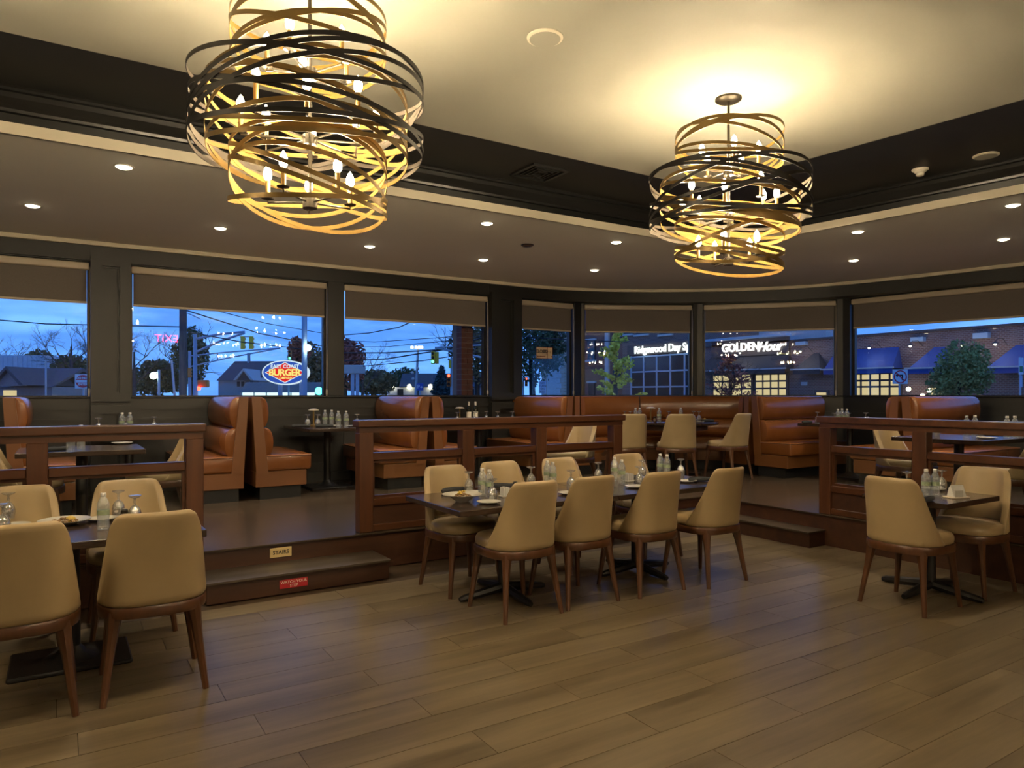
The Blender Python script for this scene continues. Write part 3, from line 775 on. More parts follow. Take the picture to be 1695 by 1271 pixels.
p = onz(873, 405, CEIL); t = ceiling_disc('ceiling_sensor', 'dark round disc on the lower ceiling', 'sensor', p, .075, 'black')
MB().lathe([(0, -.017), (.06, -.016), (.065, -.012)], 24, cap=False).build('cover', 'tablew', t, smooth=True)
p = onz(893, 285, TOP); t = thing('ceiling_vent', 'black square air vent in the ceiling border', 'vent', p)
MB().box(-.2, .2, -.2, -.17, -.016, 0).box(-.2, .2, .17, .2, -.016, 0).box(-.2, -.17, -.17, .17, -.016, 0).box(.17, .2, -.17, .17, -.016, 0).build('frame', 'crown', t)
for k in range(3):
    a = .045 + .04 * k
    MB().box(-a - .01, a + .01, -a - .01, -a, -.02 + .004 * k, -.002).box(-a - .01, a + .01, a, a + .01, -.02 + .004 * k, -.002).box(-a - .01, -a, -a, a, -.02 + .004 * k, -.002).box(a, a + .01, -a, a, -.02 + .004 * k, -.002).build('louvre', 'crown', t)

# exit sign hanging behind the photographer: its mirror image shows in the left window
t = thing('exit_sign', 'lit red exit sign, seen mirrored in the left window', 'sign', (2.55, -2.75, 3.06))
MB().rbox(-.34, .34, -.03, .03, -.19, .19, .01, 1).build('housing', 'offw', t)
letter('letters', 'EXIT', .30, 'exitred', t, (0, .034, 0), PI, extrude=.003)
MB().tube([(0, 0, .19), (0, 0, .5)], .012, 8).build('rod', 'offw', t)
# step notices
t = thing('stairs_plaque', 'small cream plaque reading STAIRS on the upper riser', 'sign', (1.50, 5.768, .225))
t.location = Vector((ony(465, 5.79), 5.797, .232))
MB().rbox(-.085, .085, -.006, .0, -.038, .038, .002, 1).build('plate', 'plaque', t)
letter('lettering', 'STAIRS', .042, 'dark', t, (0, -.007, 0), extrude=.0006, bold=.0008)
t = thing('step_notice', 'red notice reading WATCH YOUR STEP on the lower riser', 'sign', (ony(486, 5.415), 5.412, .072))
MB().box(-.105, .105, -.004, .0, -.032, .032).build('plate', 'red', t)
letter('lettering', 'WATCH YOUR', .029, 'white', t, (0, -.005, .013), extrude=.0005)
letter('lettering', 'STEP', .029, 'white', t, (0, -.005, -.016), extrude=.0005)
# closed sign hung in the window
cxs = ony(901, 9.60)
t = thing('closed_sign', 'hanging CLOSED sign with a clock face in the narrow window', 'sign', (cxs, 9.60, EYE + (652 - 584) / FPX * (cxs * math.sin(YAW) + 9.6 * math.cos(YAW))))
M['buff'] = mat('buff_card', (.62, .47, .30), .6); M['redbrown'] = mat('red_brown_print', (.20, .03, .02), .6)
MB().box(-.165, .165, -.003, .003, -.095, .095).build('card', 'buff', t)
MB().box(-.165, .165, -.005, -.003, -.095, -.088).box(-.165, .165, -.005, -.003, .088, .095).box(-.165, -.158, -.005, -.003, -.088, .088).box(.158, .165, -.005, -.003, -.088, .088).box(.058, .064, -.005, -.003, -.088, .088).build('border', 'redbrown', t)
letter('lettering', 'CLOSED', .075, 'dark', t, (-.052, -.005, .022), bold=.0015, extrude=.001, space=.86)
for k in range(7): MB().box(-.145 + k * .028, -.125 + k * .028, -.005, -.003, -.066, -.05).build('small_print', 'redbrown', t)
MB().lathe([(.040, 0), (.046, 0), (.046, .003), (.040, .003), (.040, 0)], 24, cap=False).build('clock_face', 'redbrown', t).rotation_euler.x = PI / 2
t.children[-1].location = (.11, -.003, 0)
MB().box(-.002, .002, -.006, -.003, 0, .033).box(0, .022, -.006, -.003, -.002, .002).build('clock_hands', 'dark', t).location = (.11, 0, 0)
MB().tube([(-.13, 0, .095), (0, 0, .30), (.13, 0, .095)], .002, 4).build('cord', 'dark', t)

# ------------------------------------------------------------------ tableware
KIT = {}
def kit(name, cat, group, parts): KIT[name] = (cat, group, [(n, mb.mesh(n, m, smooth=sm)) for n, mb, m, sm in parts])
kit('upturned_goblet', 'glass', 'upturned water goblets', [
    ('bowl', MB().lathe([(.031, 0), (.0335, .012), (.0365, .035), (.037, .05), (.032, .072), (.02, .092), (.009, .102), (.0075, .102), (.018, .090), (.030, .070), (.0345, .05), (.034, .035), (.0315, .012), (.0295, .0)], 20, cap=False), 'drink', True),
    ('stem', MB().lathe([(.008, .10), (.0055, .112), (.009, .122), (.0055, .132), (.009, .142)], 12), 'drink', True),
    ('foot', MB().lathe([(.008, .141), (.03, .150), (.036, .156), (.036, .159), (.0, .158)], 20, cap=False), 'drink', True)])
kit('water_bottle', 'bottle', 'clear plastic water bottles', [
    ('body', MB().lathe([(.0, .004), (.026, .0), (.031, .006), (.0315, .02), (.029, .028), (.0315, .036), (.029, .045), (.0315, .053), (.029, .062), (.0315, .07), (.031, .12), (.0315, .128), (.0315, .14), (.027, .158), (.018, .174), (.0125, .183), (.0125, .190)], 18, cap=False), 'bottle', True),
    ('label', MB().lathe([(.0322, .084), (.0322, .112)], 18, cap=False), 'paper', True),
    ('cap', MB().lathe([(.0135, .186), (.0145, .188), (.0145, .203), (.013, .206), (0, .206)], 14, cap=False), 'cap', True)])
kit('side_plate', 'plate', 'white plates', [('rim', MB().lathe([(0, .004), (.06, .004), (.085, .014), (.087, .017), (.083, .0175), (.058, .0085), (0, .008)], 28, cap=False), 'china', True)])
kit('dinner_plate', 'plate', 'white plates with food', [
    ('rim', MB().lathe([(.0, .0), (.06, .0), (.08, .012), (.135, .028), (.137, .031), (.08, .018), (.055, .01), (0, .009)], 32, cap=False), 'china', True),
    ('food', None, 'food', True), ('lemon_wedge', MB().sphere((.03, -.01, .035), .028, 12, sq=(1, .5, .8)), 'lemon', True)] if False else [
    ('rim', MB().lathe([(.0, .0), (.06, .0), (.08, .012), (.135, .028), (.137, .031), (.08, .018), (.055, .01), (0, .009)], 32, cap=False), 'china', True),
    ('lemon_wedge', MB().sphere((.03, -.012, .030), .027, 12, sq=(1, .5, .8)), 'lemon', True)])
def foodmb(n, r, z0, seed):
    q = random.Random(seed); mb = MB()
    for _ in range(n):
        a, d = q.uniform(0, 6.28), r * math.sqrt(q.random()); mb.sphere((d * math.cos(a), d * math.sin(a), z0 + .02 * (1 - d / r) + q.uniform(0, .008)), q.uniform(.008, .016), 6, sq=(1, q.uniform(.5, 1), .7))
    return mb
KIT['dinner_plate'][2].append(('food', foodmb(26, .06, .016, 2).mesh('food', 'food', True)))
kit('soup_plate', 'bowl', 'wide rimmed bowls', [
    ('bowl', MB().lathe([(0, 0), (.045, 0), (.05, .008), (.075, .026), (.09, .042), (.14, .052), (.142, .055), (.09, .048), (.07, .034), (.04, .016), (0, .014)], 32, cap=False), 'china', True),
    ('food', foodmb(30, .06, .034, 5), 'food', True), ('garnish', foodmb(6, .03, .058, 9), 'lemon', True)])
kit('napkin_roll', 'napkin', 'black napkin rolls', [('roll', MB().tube([(-.11, 0, .019), (-.10, 0, .02), (0, 0, .021), (.10, 0, .02), (.11, 0, .019)], [.012, .018, .02, .018, .011], 10), 'napkin', True),
    ('fold', MB().prism([(-.095, .0385), (.06, .0395), (.02, .043), (-.07, .043)], -.008, .006, 'y'), 'napkin', False)])
kit('sugar_caddy', 'caddy', 'white sugar packet caddies', [
    ('tray', MB().rbox(-.045, .045, -.032, .032, 0, .012, .003, 1), 'china', False),
    ('packets', MB().box(-.034, -.018, -.024, .024, .010, .072).box(-.015, -.001, -.025, .025, .010, .075).box(.003, .017, -.024, .024, .010, .07).box(.02, .034, -.025, .025, .010, .066), 'cap', False)])
kit('sauce_shaker', 'shaker', 'glass shakers', [('jar', MB().lathe([(0, 0), (.024, 0), (.026, .01), (.022, .055), (.02, .06)], 16), 'tablew', True), ('lid', MB().lathe([(.021, .06), (.022, .062), (.021, .078), (.012, .086), (0, .087)], 16, cap=False), 'steel', True)])
kit('table_lamp', 'lamp', 'small mushroom table lamps', [
    ('base', MB().lathe([(0, 0), (.05, 0), (.05, .012), (.012, .02)], 20, cap=False), 'gold', True),
    ('stem', MB().lathe([(.011, .015), (.011, .20)], 10), 'gold', True),
    ('shade', MB().lathe([(0, .200), (.066, .199), (.068, .208), (.045, .219), (.015, .224), (0, .225)], 24, cap=False), 'fascia', True)])
M['darkglass'] = mat('dark_wine_glass', (.008, .010, .006), .12); M['winelabel'] = mat('wine_label', (.6, .55, .45), .6)
kit('wine_bottle', 'bottle', 'wine bottles', [
    ('body', MB().lathe([(0, 0), (.036, 0), (.038, .005), (.038, .19), (.034, .21), (.016, .235), (.014, .25)], 18, cap=False), 'darkglass', True),
    ('label', MB().lathe([(.0385, .06), (.0385, .15)], 18, cap=False), 'winelabel', True),
    ('capsule', MB().lathe([(.0145, .24), (.0155, .245), (.0155, .30), (0, .301)], 14, cap=False), 'winelabel', True)])
kit('menu_holder', 'holder', 'cream card holders', [
    ('foot', MB().rbox(-.08, .08, -.045, .045, 0, .012, .003, 1), 'fascia', False),
    ('card', MB().prism([(-.035, .012), (.03, .012), (.012, .075), (-.004, .095)], -.055, .055, 'x'), 'cap', False),
    ('packets', MB().box(-.05, .02, -.04, -.025, .012, .06), 'china', False)])
def put(name, label, p, rz=0.0, sc=1.0):
    cat, grp, parts = KIT[name]
    t = thing(name, label, cat, p, rz, grp); t.scale = (sc, sc, sc)
    for n, me in parts: obj(n, me, t)
    return t
G, B = 'upturned_goblet', 'water_bottle'
gl, bo = 'upturned water goblet ', 'clear water bottle '
def onT(z, items, ox=(0, 0)):
    for name, px, py, label, *rest in items:
        p = onz(px, py, z); put(name, label, (p.x, p.y, z), *(math.radians(rest[0]),) if rest else ())
onT(TH, [
    ('soup_plate', 765, 830, 'wide rimmed white bowl of food at the left end of the long table'),
    ('side_plate', 781, 817, 'white side plate half hidden behind the bowl of food'),
    ('napkin_roll', 750, 815, 'black napkin roll lying behind the bowl of food', 12),
    (G, 776, 814, gl + 'behind the bowl of food'),
    (B, 798, 820, bo + 'left of the pair right of the bowl of food'),
    (B, 810, 823, bo + 'right of the pair right of the bowl of food'),
    (G, 815, 829, gl + 'in front of the bottles right of the bowl of food'),
    ('side_plate', 809, 833, 'white side plate right of the bowl, at the near table edge'),
    ('sugar_caddy', 837, 822, 'white sugar caddy left of the nearest chair back'),
    ('napkin_roll', 829, 808, 'black napkin roll behind the left sugar caddy', -20),
    ('sauce_shaker', 853, 815, 'dark shaker with metal lid right of the left sugar caddy'),
    ('napkin_roll', 862, 823, 'black napkin roll beside the nearest chair back', 60),
    (G, 879, 804, gl + 'on the far side, left of the middle bottle pair'),
    ('dinner_plate', 882, 809, 'white plate of food above the nearest chair back'),
    (B, 906, 803, bo + 'left of the middle pair on the long table'),
    (B, 915, 806, bo + 'right of the middle pair on the long table'),
    (G, 945, 811, gl + 'between the first and second near chair backs'),
    ('side_plate', 942, 818, 'white side plate between the first and second near chair backs'),
    ('napkin_roll', 964, 799, 'black napkin roll left of the far middle plate', 15),
    ('dinner_plate', 993, 801, 'white plate of food above the second near chair back'),
    (G, 990, 795, gl + 'before the far side gap, right of the middle of the long table'),
    (B, 1017, 795, bo + 'left of the third pair, beside the right sugar caddy'),
    (B, 1029, 801, bo + 'right of the third pair, beside the right sugar caddy'),
    ('sugar_caddy', 1041, 797, 'white sugar caddy right of the third bottle pair'),
    (G, 1058, 803, gl + 'right of the right sugar caddy'),
    ('side_plate', 1052, 807, 'white side plate between the second and third near chair backs'),
    ('napkin_roll', 1070, 801, 'black napkin roll beside the third near chair back', -15),
    ('napkin_roll', 1048, 794, 'black napkin roll before the far right chair', -25),
    ('dinner_plate', 1089, 796, 'white plate of food above the third near chair back'),
    (G, 1063, 790, gl + 'before the far right chair of the long table'),
    (B, 1093, 787, bo + 'left of the rightmost pair on the long table'),
    (B, 1104, 789, bo + 'right of the rightmost pair on the long table'),
    (G, 1127, 788, gl + 'at the right end of the long table'),
    ('side_plate', 1137, 798, 'white side plate at the right end of the long table'),
    ('napkin_roll', 1160, 797, 'black napkin roll at the right end of the long table', -25)])
onT(TH, [
    (B, 171, 876, bo + 'standing alone on the left-hand table'),
    (G, 196, 842 + 12, gl + 'behind the single bottle on the left-hand table'),
    (G, 223, 864, gl + 'beside the shaker on the left-hand table'),
    ('sauce_shaker', 206, 866, 'dark shaker with metal lid on the left-hand table'),
    ('dinner_plate', 107, 868, 'oval white plate with food and a lemon wedge on the left-hand table'),
    ('side_plate', 170, 861, 'white side plate behind the single bottle'),
    ('side_plate', 22, 872, 'white side plate at the left picture edge'),
    (G, 14, 858, gl + 'farther of two at the left picture edge'),
    (G, 5, 882, gl + 'nearer of two at the left picture edge'),
    ('napkin_roll', 40, 882, 'black napkin roll on the left-hand table', 20)])
onT(TH, [
    (G, 1501, 814, gl + 'at the left of the small square table'),
    ('side_plate', 1497, 808, 'white side plate at the left of the small square table'),
    ('side_plate', 1545, 811, 'white side plate behind the bottles on the small square table'),
    (B, 1533, 822, bo + 'left of the pair on the small square table'),
    (B, 1548, 822, bo + 'right of the pair on the small square table'),
    (G, 1559, 811, gl + 'right of the bottles on the small square table'),
    ('napkin_roll', 1536, 831, 'black napkin roll in front of the bottles on the small square table', 12),
    ('menu_holder', 1583, 824, 'cream card and packet holder on the small square table', -20),
    ('side_plate', 1524, 827, 'white side plate under the black napkin on the small square table')])
ZT, ZB = PLAT + TH, PLAT + BT
onT(ZT, [
    (B, 117, 748, bo + 'left of two on the table behind the left railing'),
    (B, 134, 745, bo + 'right of two on the table behind the left railing'),
    ('side_plate', 202, 735, 'white side plate behind the left railing'),
    ('napkin_roll', 88, 748, 'black napkin roll behind the left railing', 30)])
def onrow(z, y, items):
    for name, px, label, *r in items:
        yy = y + (r[0] if r else 0); put(name, label, (ony(px, yy), yy, z))
onrow(ZB, 8.85, [(G, 163, gl + 'alone on the wall table at the left'), (B, 202, bo + 'left of two on the wall table at the left', .25), (B, 215, bo + 'right of two on the wall table at the left', .25),
                 ('sugar_caddy', 195, 'white packet caddy on the wall table at the left'), (G, 208, gl + 'in front of two bottles on the wall table at the left'), (G, 255, gl + 'at the right end of the wall table at the left', .1)])
onrow(ZB, 8.75, [(G, 509, gl + 'left of the small lamp on the wall table', .15), (G, 526, gl + 'right of the small lamp on the wall table', .1), ('table_lamp', 519, 'small mushroom lamp with gold stem among four bottles', .45),
                 (B, 538, bo + 'leftmost of four on the wall table', .3), (B, 549, bo + 'second of four on the wall table', .3), (B, 560, bo + 'third of four on the wall table', -.2), (B, 573, bo + 'rightmost of four on the wall table', -.2),
                 (G, 591, gl + 'right of the four bottles'), ('napkin_roll', 498, 'black napkin roll at the left end of the four-bottle table', .05), ('napkin_roll', 537, 'black napkin roll in front of the four bottles', -.12), ('side_plate', 556, 'white side plate among the four bottles', .05), ('side_plate', 584, 'white side plate right of the four bottles', -.1)])
onrow(ZB, 8.95, [(G, 757, gl + 'beside the lamp and wine bottles'), ('table_lamp', 761, 'small mushroom lamp left of the wine bottles', .35), ('wine_bottle', 776, 'wine bottle with pale capsule behind the middle railing', .3), ('wine_bottle', 787, 'dark wine bottle right of the pale-capped one', .35),
                 (G, 786, gl + 'in front of the wine bottles', -.15), (G, 805, gl + 'right of the wine bottles', .1), (G, 824, gl + 'second right of the wine bottles', -.1), (G, 848, gl + 'before the tall tan booth', -.2), ('dinner_plate', 800, 'white plate behind the middle railing', -.1)])
def onround(items):
    for name, px, d, label in items:
        x, y = cam2w(ray(px) * d, d); put(name, label, (x, y, ZB))
onround([(G, 1034, 10.75, gl + 'leftmost on the round corner table'), (G, 1043, 10.45, gl + 'second from left on the round corner table'), (B, 1052, 10.6, bo + 'leftmost on the round corner table'), (B, 1059, 10.75, bo + 'second from left on the round corner table'),
         ('table_lamp', 1077, 10.6, 'small mushroom lamp on the round corner table'), ('sauce_shaker', 1084, 10.4, 'dark shaker beside the lamp on the round corner table'), (B, 1091, 10.55, bo + 'right of the lamp on the round corner table'), (G, 1107, 10.5, gl + 'left of the middle chair back on the round table'),
         (B, 1127, 10.85, bo + 'behind the middle chair on the round table'), (G, 1148, 10.65, gl + 'right of the middle chair, nearer the bottle'), (G, 1157, 10.55, gl + 'rightmost on the round corner table'), ('napkin_roll', 1062, 10.3, 'black napkin roll at the left of the round table'),
         ('side_plate', 1043, 10.25, 'white side plate at the left of the round table'), ('side_plate', 1156, 10.3, 'white side plate at the right of the round table'), ('dinner_plate', 1163, 10.75, 'white plate of food at the right of the round table'), ('napkin_roll', 1173, 10.4, 'black napkin roll at the right of the round table')])
def onpx(name, px, y, label):
    X, Y = cam2w(ray(px), 1.0); put(name, label, (y * X / Y, y, ZB))
for name, px, y, label in [(G, 1353, 6.2, gl + 'beside the bench right of the corner banquette'), (B, 1387, 5.9, bo + 'left of three in the right bay'), (B, 1394, 6.0, bo + 'middle of three in the right bay'), (B, 1402, 5.85, bo + 'right of three in the right bay'), (G, 1381, 5.8, gl + 'left of the three bottles in the right bay'), (G, 1405, 5.7, gl + 'right of the three bottles in the right bay'),
                           (G, 1433, 5.63, gl + 'in front of the cream card holder in the right bay'), ('menu_holder', 1434, 5.75, 'cream card holder in the right bay'), ('napkin_roll', 1336, 6.2, 'black napkin roll in the right bay')]: onpx(name, px, y, label)
for name, px, y, label in [(G, 1550, 3.62, gl + 'just above the right handrail, alone'), (B, 1600, 3.42, bo + 'left of a pair above the right handrail'), (B, 1614, 3.42, bo + 'right of a pair above the right handrail'), (G, 1622, 3.3, gl + 'right of the left pair above the right handrail'),
                           (B, 1667, 3.15, bo + 'left of the pair at the right picture edge'), (B, 1680, 3.12, bo + 'right of the pair at the right picture edge'), (G, 1691, 3.09, gl + 'at the right picture edge'), ('side_plate', 1634, 3.17, 'white plate on the table behind the right railing')]: onpx(name, px, y, label)

# ------------------------------------------------------------------ the street outside
GZ = -.45
M.update(
    asphalt=mat('asphalt', (.06, .065, .075), .8, var=.2, scale=2),
    conc=mat('pale_concrete', (.30, .31, .32), .8, var=.1, scale=2),
    brickfar=bricks('dark_red_brick_wall', (.19, .095, .080), (.12, .065, .060), (.25, .19, .17)),
    brickred=bricks('red_brick_wall', (.20, .075, .058), (.14, .05, .042), (.18, .11, .09)),
    brickbuff=bricks('buff_brick_wall', (.55, .40, .27), (.42, .29, .19), (.5, .42, .33)),
    brickunit=mat('red_brick', (.13, .048, .040), .85, var=.25, scale=12, bump=.2),
    mortar=mat('mortar', (.20, .17, .155), .9),
    awning=mat('royal_blue_canvas', (0.03, 0.065, 0.26), .7, var=.08, scale=3),
    awnblack=mat('black_canvas', (0.045, 0.042, 0.045), .8),
    slate=mat('dark_shingle_roof', (0.075, 0.08, 0.095), .8, var=.15, scale=4),
    slate2=mat('grey_shingle_roof', (.16, .17, .17), .85, var=.12, scale=5),
    siding=mat('pale_siding', (.42, .44, .45), .7, var=.05),
    sidingg=mat('grey_siding', (0.2, 0.21, 0.24), .7, var=.08),
    metalw=mat('white_metal_cladding', (.50, .55, .62), .5, var=.08, scale=3),
    pinkroof=mat('pale_pink_roof', (.55, .36, .34), .8, var=.1), greenw=mat('bright_green_panel', (.10, .42, .05), .6),
    stone=mat('pale_stone_trim', (.48, .50, .50), .8, var=.08),
    polew=mat('weathered_wood_pole', (.115, .105, .090), .9, var=.3, scale=3, stretch=(6, 6, .4)),
    galv=mat('galvanised_steel', (.40, .45, .50), .45, .4), polewhite=mat('pale_grey_steel_pole', (.34, .42, .55), .5, .1),
    sigy=mat('signal_yellow', (0.9, 0.55, 0.03), .5), sigo=mat('signal_orange', (.62, .18, .02), .5), sigk=mat('signal_lens_dark', (.02, .02, .02), .3),
    cable=mat('black_cable', (.012, .014, .02), .7), bark=mat('dark_bark', (.035, .028, .022), .95, var=.3, scale=6), barkg=mat('grey_bark', (.085, .075, .068), .95, var=.3, scale=6),
    leafg=mat('green_leaf', (0.2, 0.27, 0.08), .8, var=.4, scale=1.5), leafd=mat('dark_green_leaf', (0.075, 0.105, 0.045), .85, var=.4, scale=1.5),
    leafy=mat('ginkgo_yellow_leaf', (0.8, 0.68, 0.09), .75, var=.3, scale=3), leafr=mat('russet_leaf', (0.4, 0.11, 0.075), .8, var=.45, scale=2),
    leafo=mat('olive_leaf', (0.17, 0.145, 0.06), .85, var=.5, scale=2), spruce=mat('blue_spruce_needle', (.045, .085, .085), .85, var=.3, scale=2),
    signblue=emit('sign_lit_blue', (.03, .10, .55), .8), signred=emit('sign_lit_red', (.8, .02, .02), .9), signyel=emit('sign_lit_yellow', (1, .82, .22), .95), signwhite=emit('sign_lit_white', (.75, .9, 1), .85),
    signpanel=mat('white_sign_sheet', (.62, .68, .75), .5), regred=mat('sign_red', (.60, .02, .04), .5), regblue=mat('sign_blue', (.02, .07, .38), .5), palesign=mat('pale_blue_sign_sheet', (.35, .45, .62), .5),
    streetgreen=mat('street_sign_green', (.02, .20, .08), .5),
    lampw=emit('street_lamp_glow', (.75, 1, .92), 30), lampy=emit('warm_lamp_glow', (1, .9, .6), 10), litgreen=emit('signal_green_lit', (.05, 1, .55), 9), litred=emit('signal_red_lit', (1, .06, .03), 8), lity=emit('signal_amber_lit', (1, .5, .05), 5),
    shopwarm=emit('lit_shop_window', (1, .80, .42), .62), shopcool=emit('bright_shop_front', (.65, .95, 1), 1.3), halo=emit('halo_lit_letters', (.9, 1, .97), 2.6), halow=emit('warm_white_lit_letters', (1, .96, .92), 2.4),
    winreflect=mat('dark_window_glass', (.018, .026, .034), .08), mull=mat('pale_blue_mullion', (.34, .45, .55), .5), fascia2=mat('dark_shop_fascia', (0.075, 0.055, 0.05), .6))
struct('street_ground', MB().box(-80, 140, -60, 200, GZ - .1, GZ), 'asphalt', 'asphalt of the crossroads outside')

def gp(px, d): x, y = cam2w(ray(px) * d, d); return x, y
FACE = -YAW                                  # rotation that turns a thing to face the dining room
def ext(name, label, cat, px, d, group=None, rz=FACE):
    x, y = gp(px, d); return thing(name, label, cat, (x, y, GZ), rz, group)
def Zp(py, d): return EYE - (py - HY) / FPX * d - GZ     # height above the street of a picture row at distance d

# --- trees
def leaves(blobs, n, size, seed):
    q = random.Random(seed); vs, fs = [], []
    tot = sum(b[3] * b[4] * b[5] for b in blobs)
    for cx_, cy_, cz_, rx, ry, rz_ in blobs:
        for _ in range(int(n * rx * ry * rz_ / tot) + 1):
            while True:
                a, b, c = q.uniform(-1, 1), q.uniform(-1, 1), q.uniform(-1, 1)
                if .12 < a * a + b * b + c * c < 1: break
            p = Vector((cx_ + a * rx, cy_ + b * ry, cz_ + c * rz_)); s_ = size * q.uniform(.6, 1.3)
            u = Vector((q.gauss(0, 1), q.gauss(0, 1), q.gauss(0, 1))).normalized(); v = u.cross(Vector((q.gauss(0, 1), q.gauss(0, 1), q.gauss(0, 1)))).normalized()
            o = len(vs); vs += [p - u * s_, p + v * s_ * .55, p + u * s_, p - v * s_ * .55]; fs.append([o, o + 1, o + 2, o + 3])
    return MB().add(vs, fs)
def branches(mb, p, d, L, r, depth, q, spread=.6, up=.15):
    mid = p + d * L * .5 + Vector((q.gauss(0, .04), q.gauss(0, .04), 0)) * L
    e = p + d * L
    mb.tube([p, mid, e], [r, r * .82, r * .62], 5 if depth < 3 else 6, cap=False)
    if depth == 0: return
    for k in range(q.choice((2, 3, 3))):
        nd = (d + Vector((q.gauss(0, spread), q.gauss(0, spread), q.gauss(up, spread * .5)))).normalized()
        branches(mb, p + d * L * q.uniform(.55, 1.0), nd, L * q.uniform(.6, .82), r * .62, depth - 1, q, spread, up)
def tree(label, px, d, ytop, w, leaf=None, n=900, seed=1, bare=0, bark='bark', ybot=None, size=None, shape='round', lean=0):
    """px column, d metres away, ytop picture row of the top, w crown width in picture columns"""
    t = ext('street_tree', label, 'tree', px, d, None, 0); q = random.Random(seed)
    h = Zp(ytop, d); W = w * d / FPX / 2; zb = Zp(ybot, d) if ybot else h * .35
    tr = MB().tube([(0, 0, 0), (lean * .4, 0, h * .4), (lean * .8, lean * .1, h * .75)], [.035 * h * .8, .026 * h * .8, .010 * h], 8)
    tr.build('trunk', bark, t, smooth=True)
    if bare:
        mb = MB()
        for k in range(5):
            a = k * 1.26 + q.random(); branches(mb, Vector((0, 0, zb + (h - zb) * .08 * k)), Vector((math.cos(a) * .8, math.sin(a) * .8, .75)).normalized(), (h - zb) * .36, .0075 * h, bare, q)
        mb.build('branches', bark, t)
    if leaf:
        sz = size or .0030 * d; n = int(n * 2.2)
        if shape == 'round':
            blobs = [(0, 0, (h + zb) / 2, W * .8, W * .8, (h - zb) / 2)] + [(W * .6 * math.cos(a), W * .6 * math.sin(a), zb + (h - zb) * q.uniform(.25, .75), W * .5, W * .5, (h - zb) * .25) for a in [q.uniform(0, 6.28) for _ in range(6)]]
        elif shape == 'cone':
            blobs = [(0, 0, zb + (h - zb) * (k + .5) / 7, W * (1 - k / 7.5), W * (1 - k / 7.5), (h - zb) / 10) for k in range(7)]
        elif shape == 'spray':
            blobs = []
            for k in range(26):
                a = q.uniform(0, 6.28); f = (k + q.random()) / 26; z = zb + (h - zb) * f; R = W * (1 - f) ** .7
                for m_ in range(6): blobs.append((R * math.cos(a) * (m_ + .6) / 6, R * math.sin(a) * (m_ + .6) / 6, z + R * .35 * m_ / 6, W * .12, W * .12, W * .075))
            blobs.append((0, 0, (h + zb) / 2 + (h - zb) * .22, W * .10, W * .10, (h - zb) * .30))
        leaves(blobs, n, sz, seed).build('foliage', leaf, t)
    return t
tree('small bare tree above the white clad building', 12, 86, 558, 34, None, seed=4, bare=4, bark='barkg')
tree('wide bare tree left of the do not enter sign', 118, 62, 535, 110, None, seed=9, bare=6, bark='barkg')
tree('dark evergreen mass behind the do not enter sign', 128, 70, 588, 70, 'leafd', 1500, 3, ybot=648)
tree('dark bushy tree behind the grey house at the left', 66, 94, 578, 60, 'leafo', 900, 12, ybot=640)
tree('bare tree at the left edge of the burger sign window', 222, 70, 548, 60, None, seed=14, bare=6, bark='barkg')
tree('low dark tree left of the wooden utility pole', 258, 75, 595, 90, 'leafd', 1600, 5, ybot=655)
tree('dark tall tree behind the wooden utility pole', 318, 66, 540, 66, 'leafd', 1000, 6, ybot=640, bare=3)
tree('olive tree behind the oval burger sign', 508, 88, 565, 90, 'leafo', 1800, 7, ybot=655)
tree('russet tree top beside the white sign pole', 492, 82, 556, 40, 'leafr', 500, 8, ybot=600)
tree('russet tree at the left of the parking sign window', 572, 58, 558, 60, 'leafr', 900, 15, ybot=650)
tree('bare bush behind the blank white sign board', 600, 62, 575, 60, None, seed=17, bare=6, bark='barkg')
tree('olive hedge-like tree right of the blank sign board', 622, 70, 612, 90, 'leafo', 1500, 18, ybot=655)
tree('dark rounded tree left of the stadium light pole', 668, 102, 608, 70, 'leafd', 1000, 19, ybot=650)
tree('blue spruce in front of the long dark roof', 731, 60, 606, 36, 'spruce', 1500, 20, ybot=652, shape='cone')
tree('large oak with yellowing leaves beside the brick pier', 790, 46, 505, 110, 'leafo', 1700, 21, ybot=640, bare=4)
tree('leaning street tree seen behind the closed sign', 886, 24, 500, 110, 'leafd', 1600, 22, ybot=640, bare=3, lean=-.3)
tree('yellow ginkgo tree in front of the day spa', 1019, 30, 536, 100, 'leafy', 1100, 23, ybot=672, shape='spray', size=.075, bark='barkg')
tree('red-leaved bush in front of the lit gold shop windows', 1208, 34, 590, 96, 'leafr', 700, 24, ybot=672, bare=4, shape='spray', size=.07)
tree('green leafy street tree between the blue awnings', 1588, 27, 562, 92, 'leafg', 2200, 25, ybot=668, size=.07)

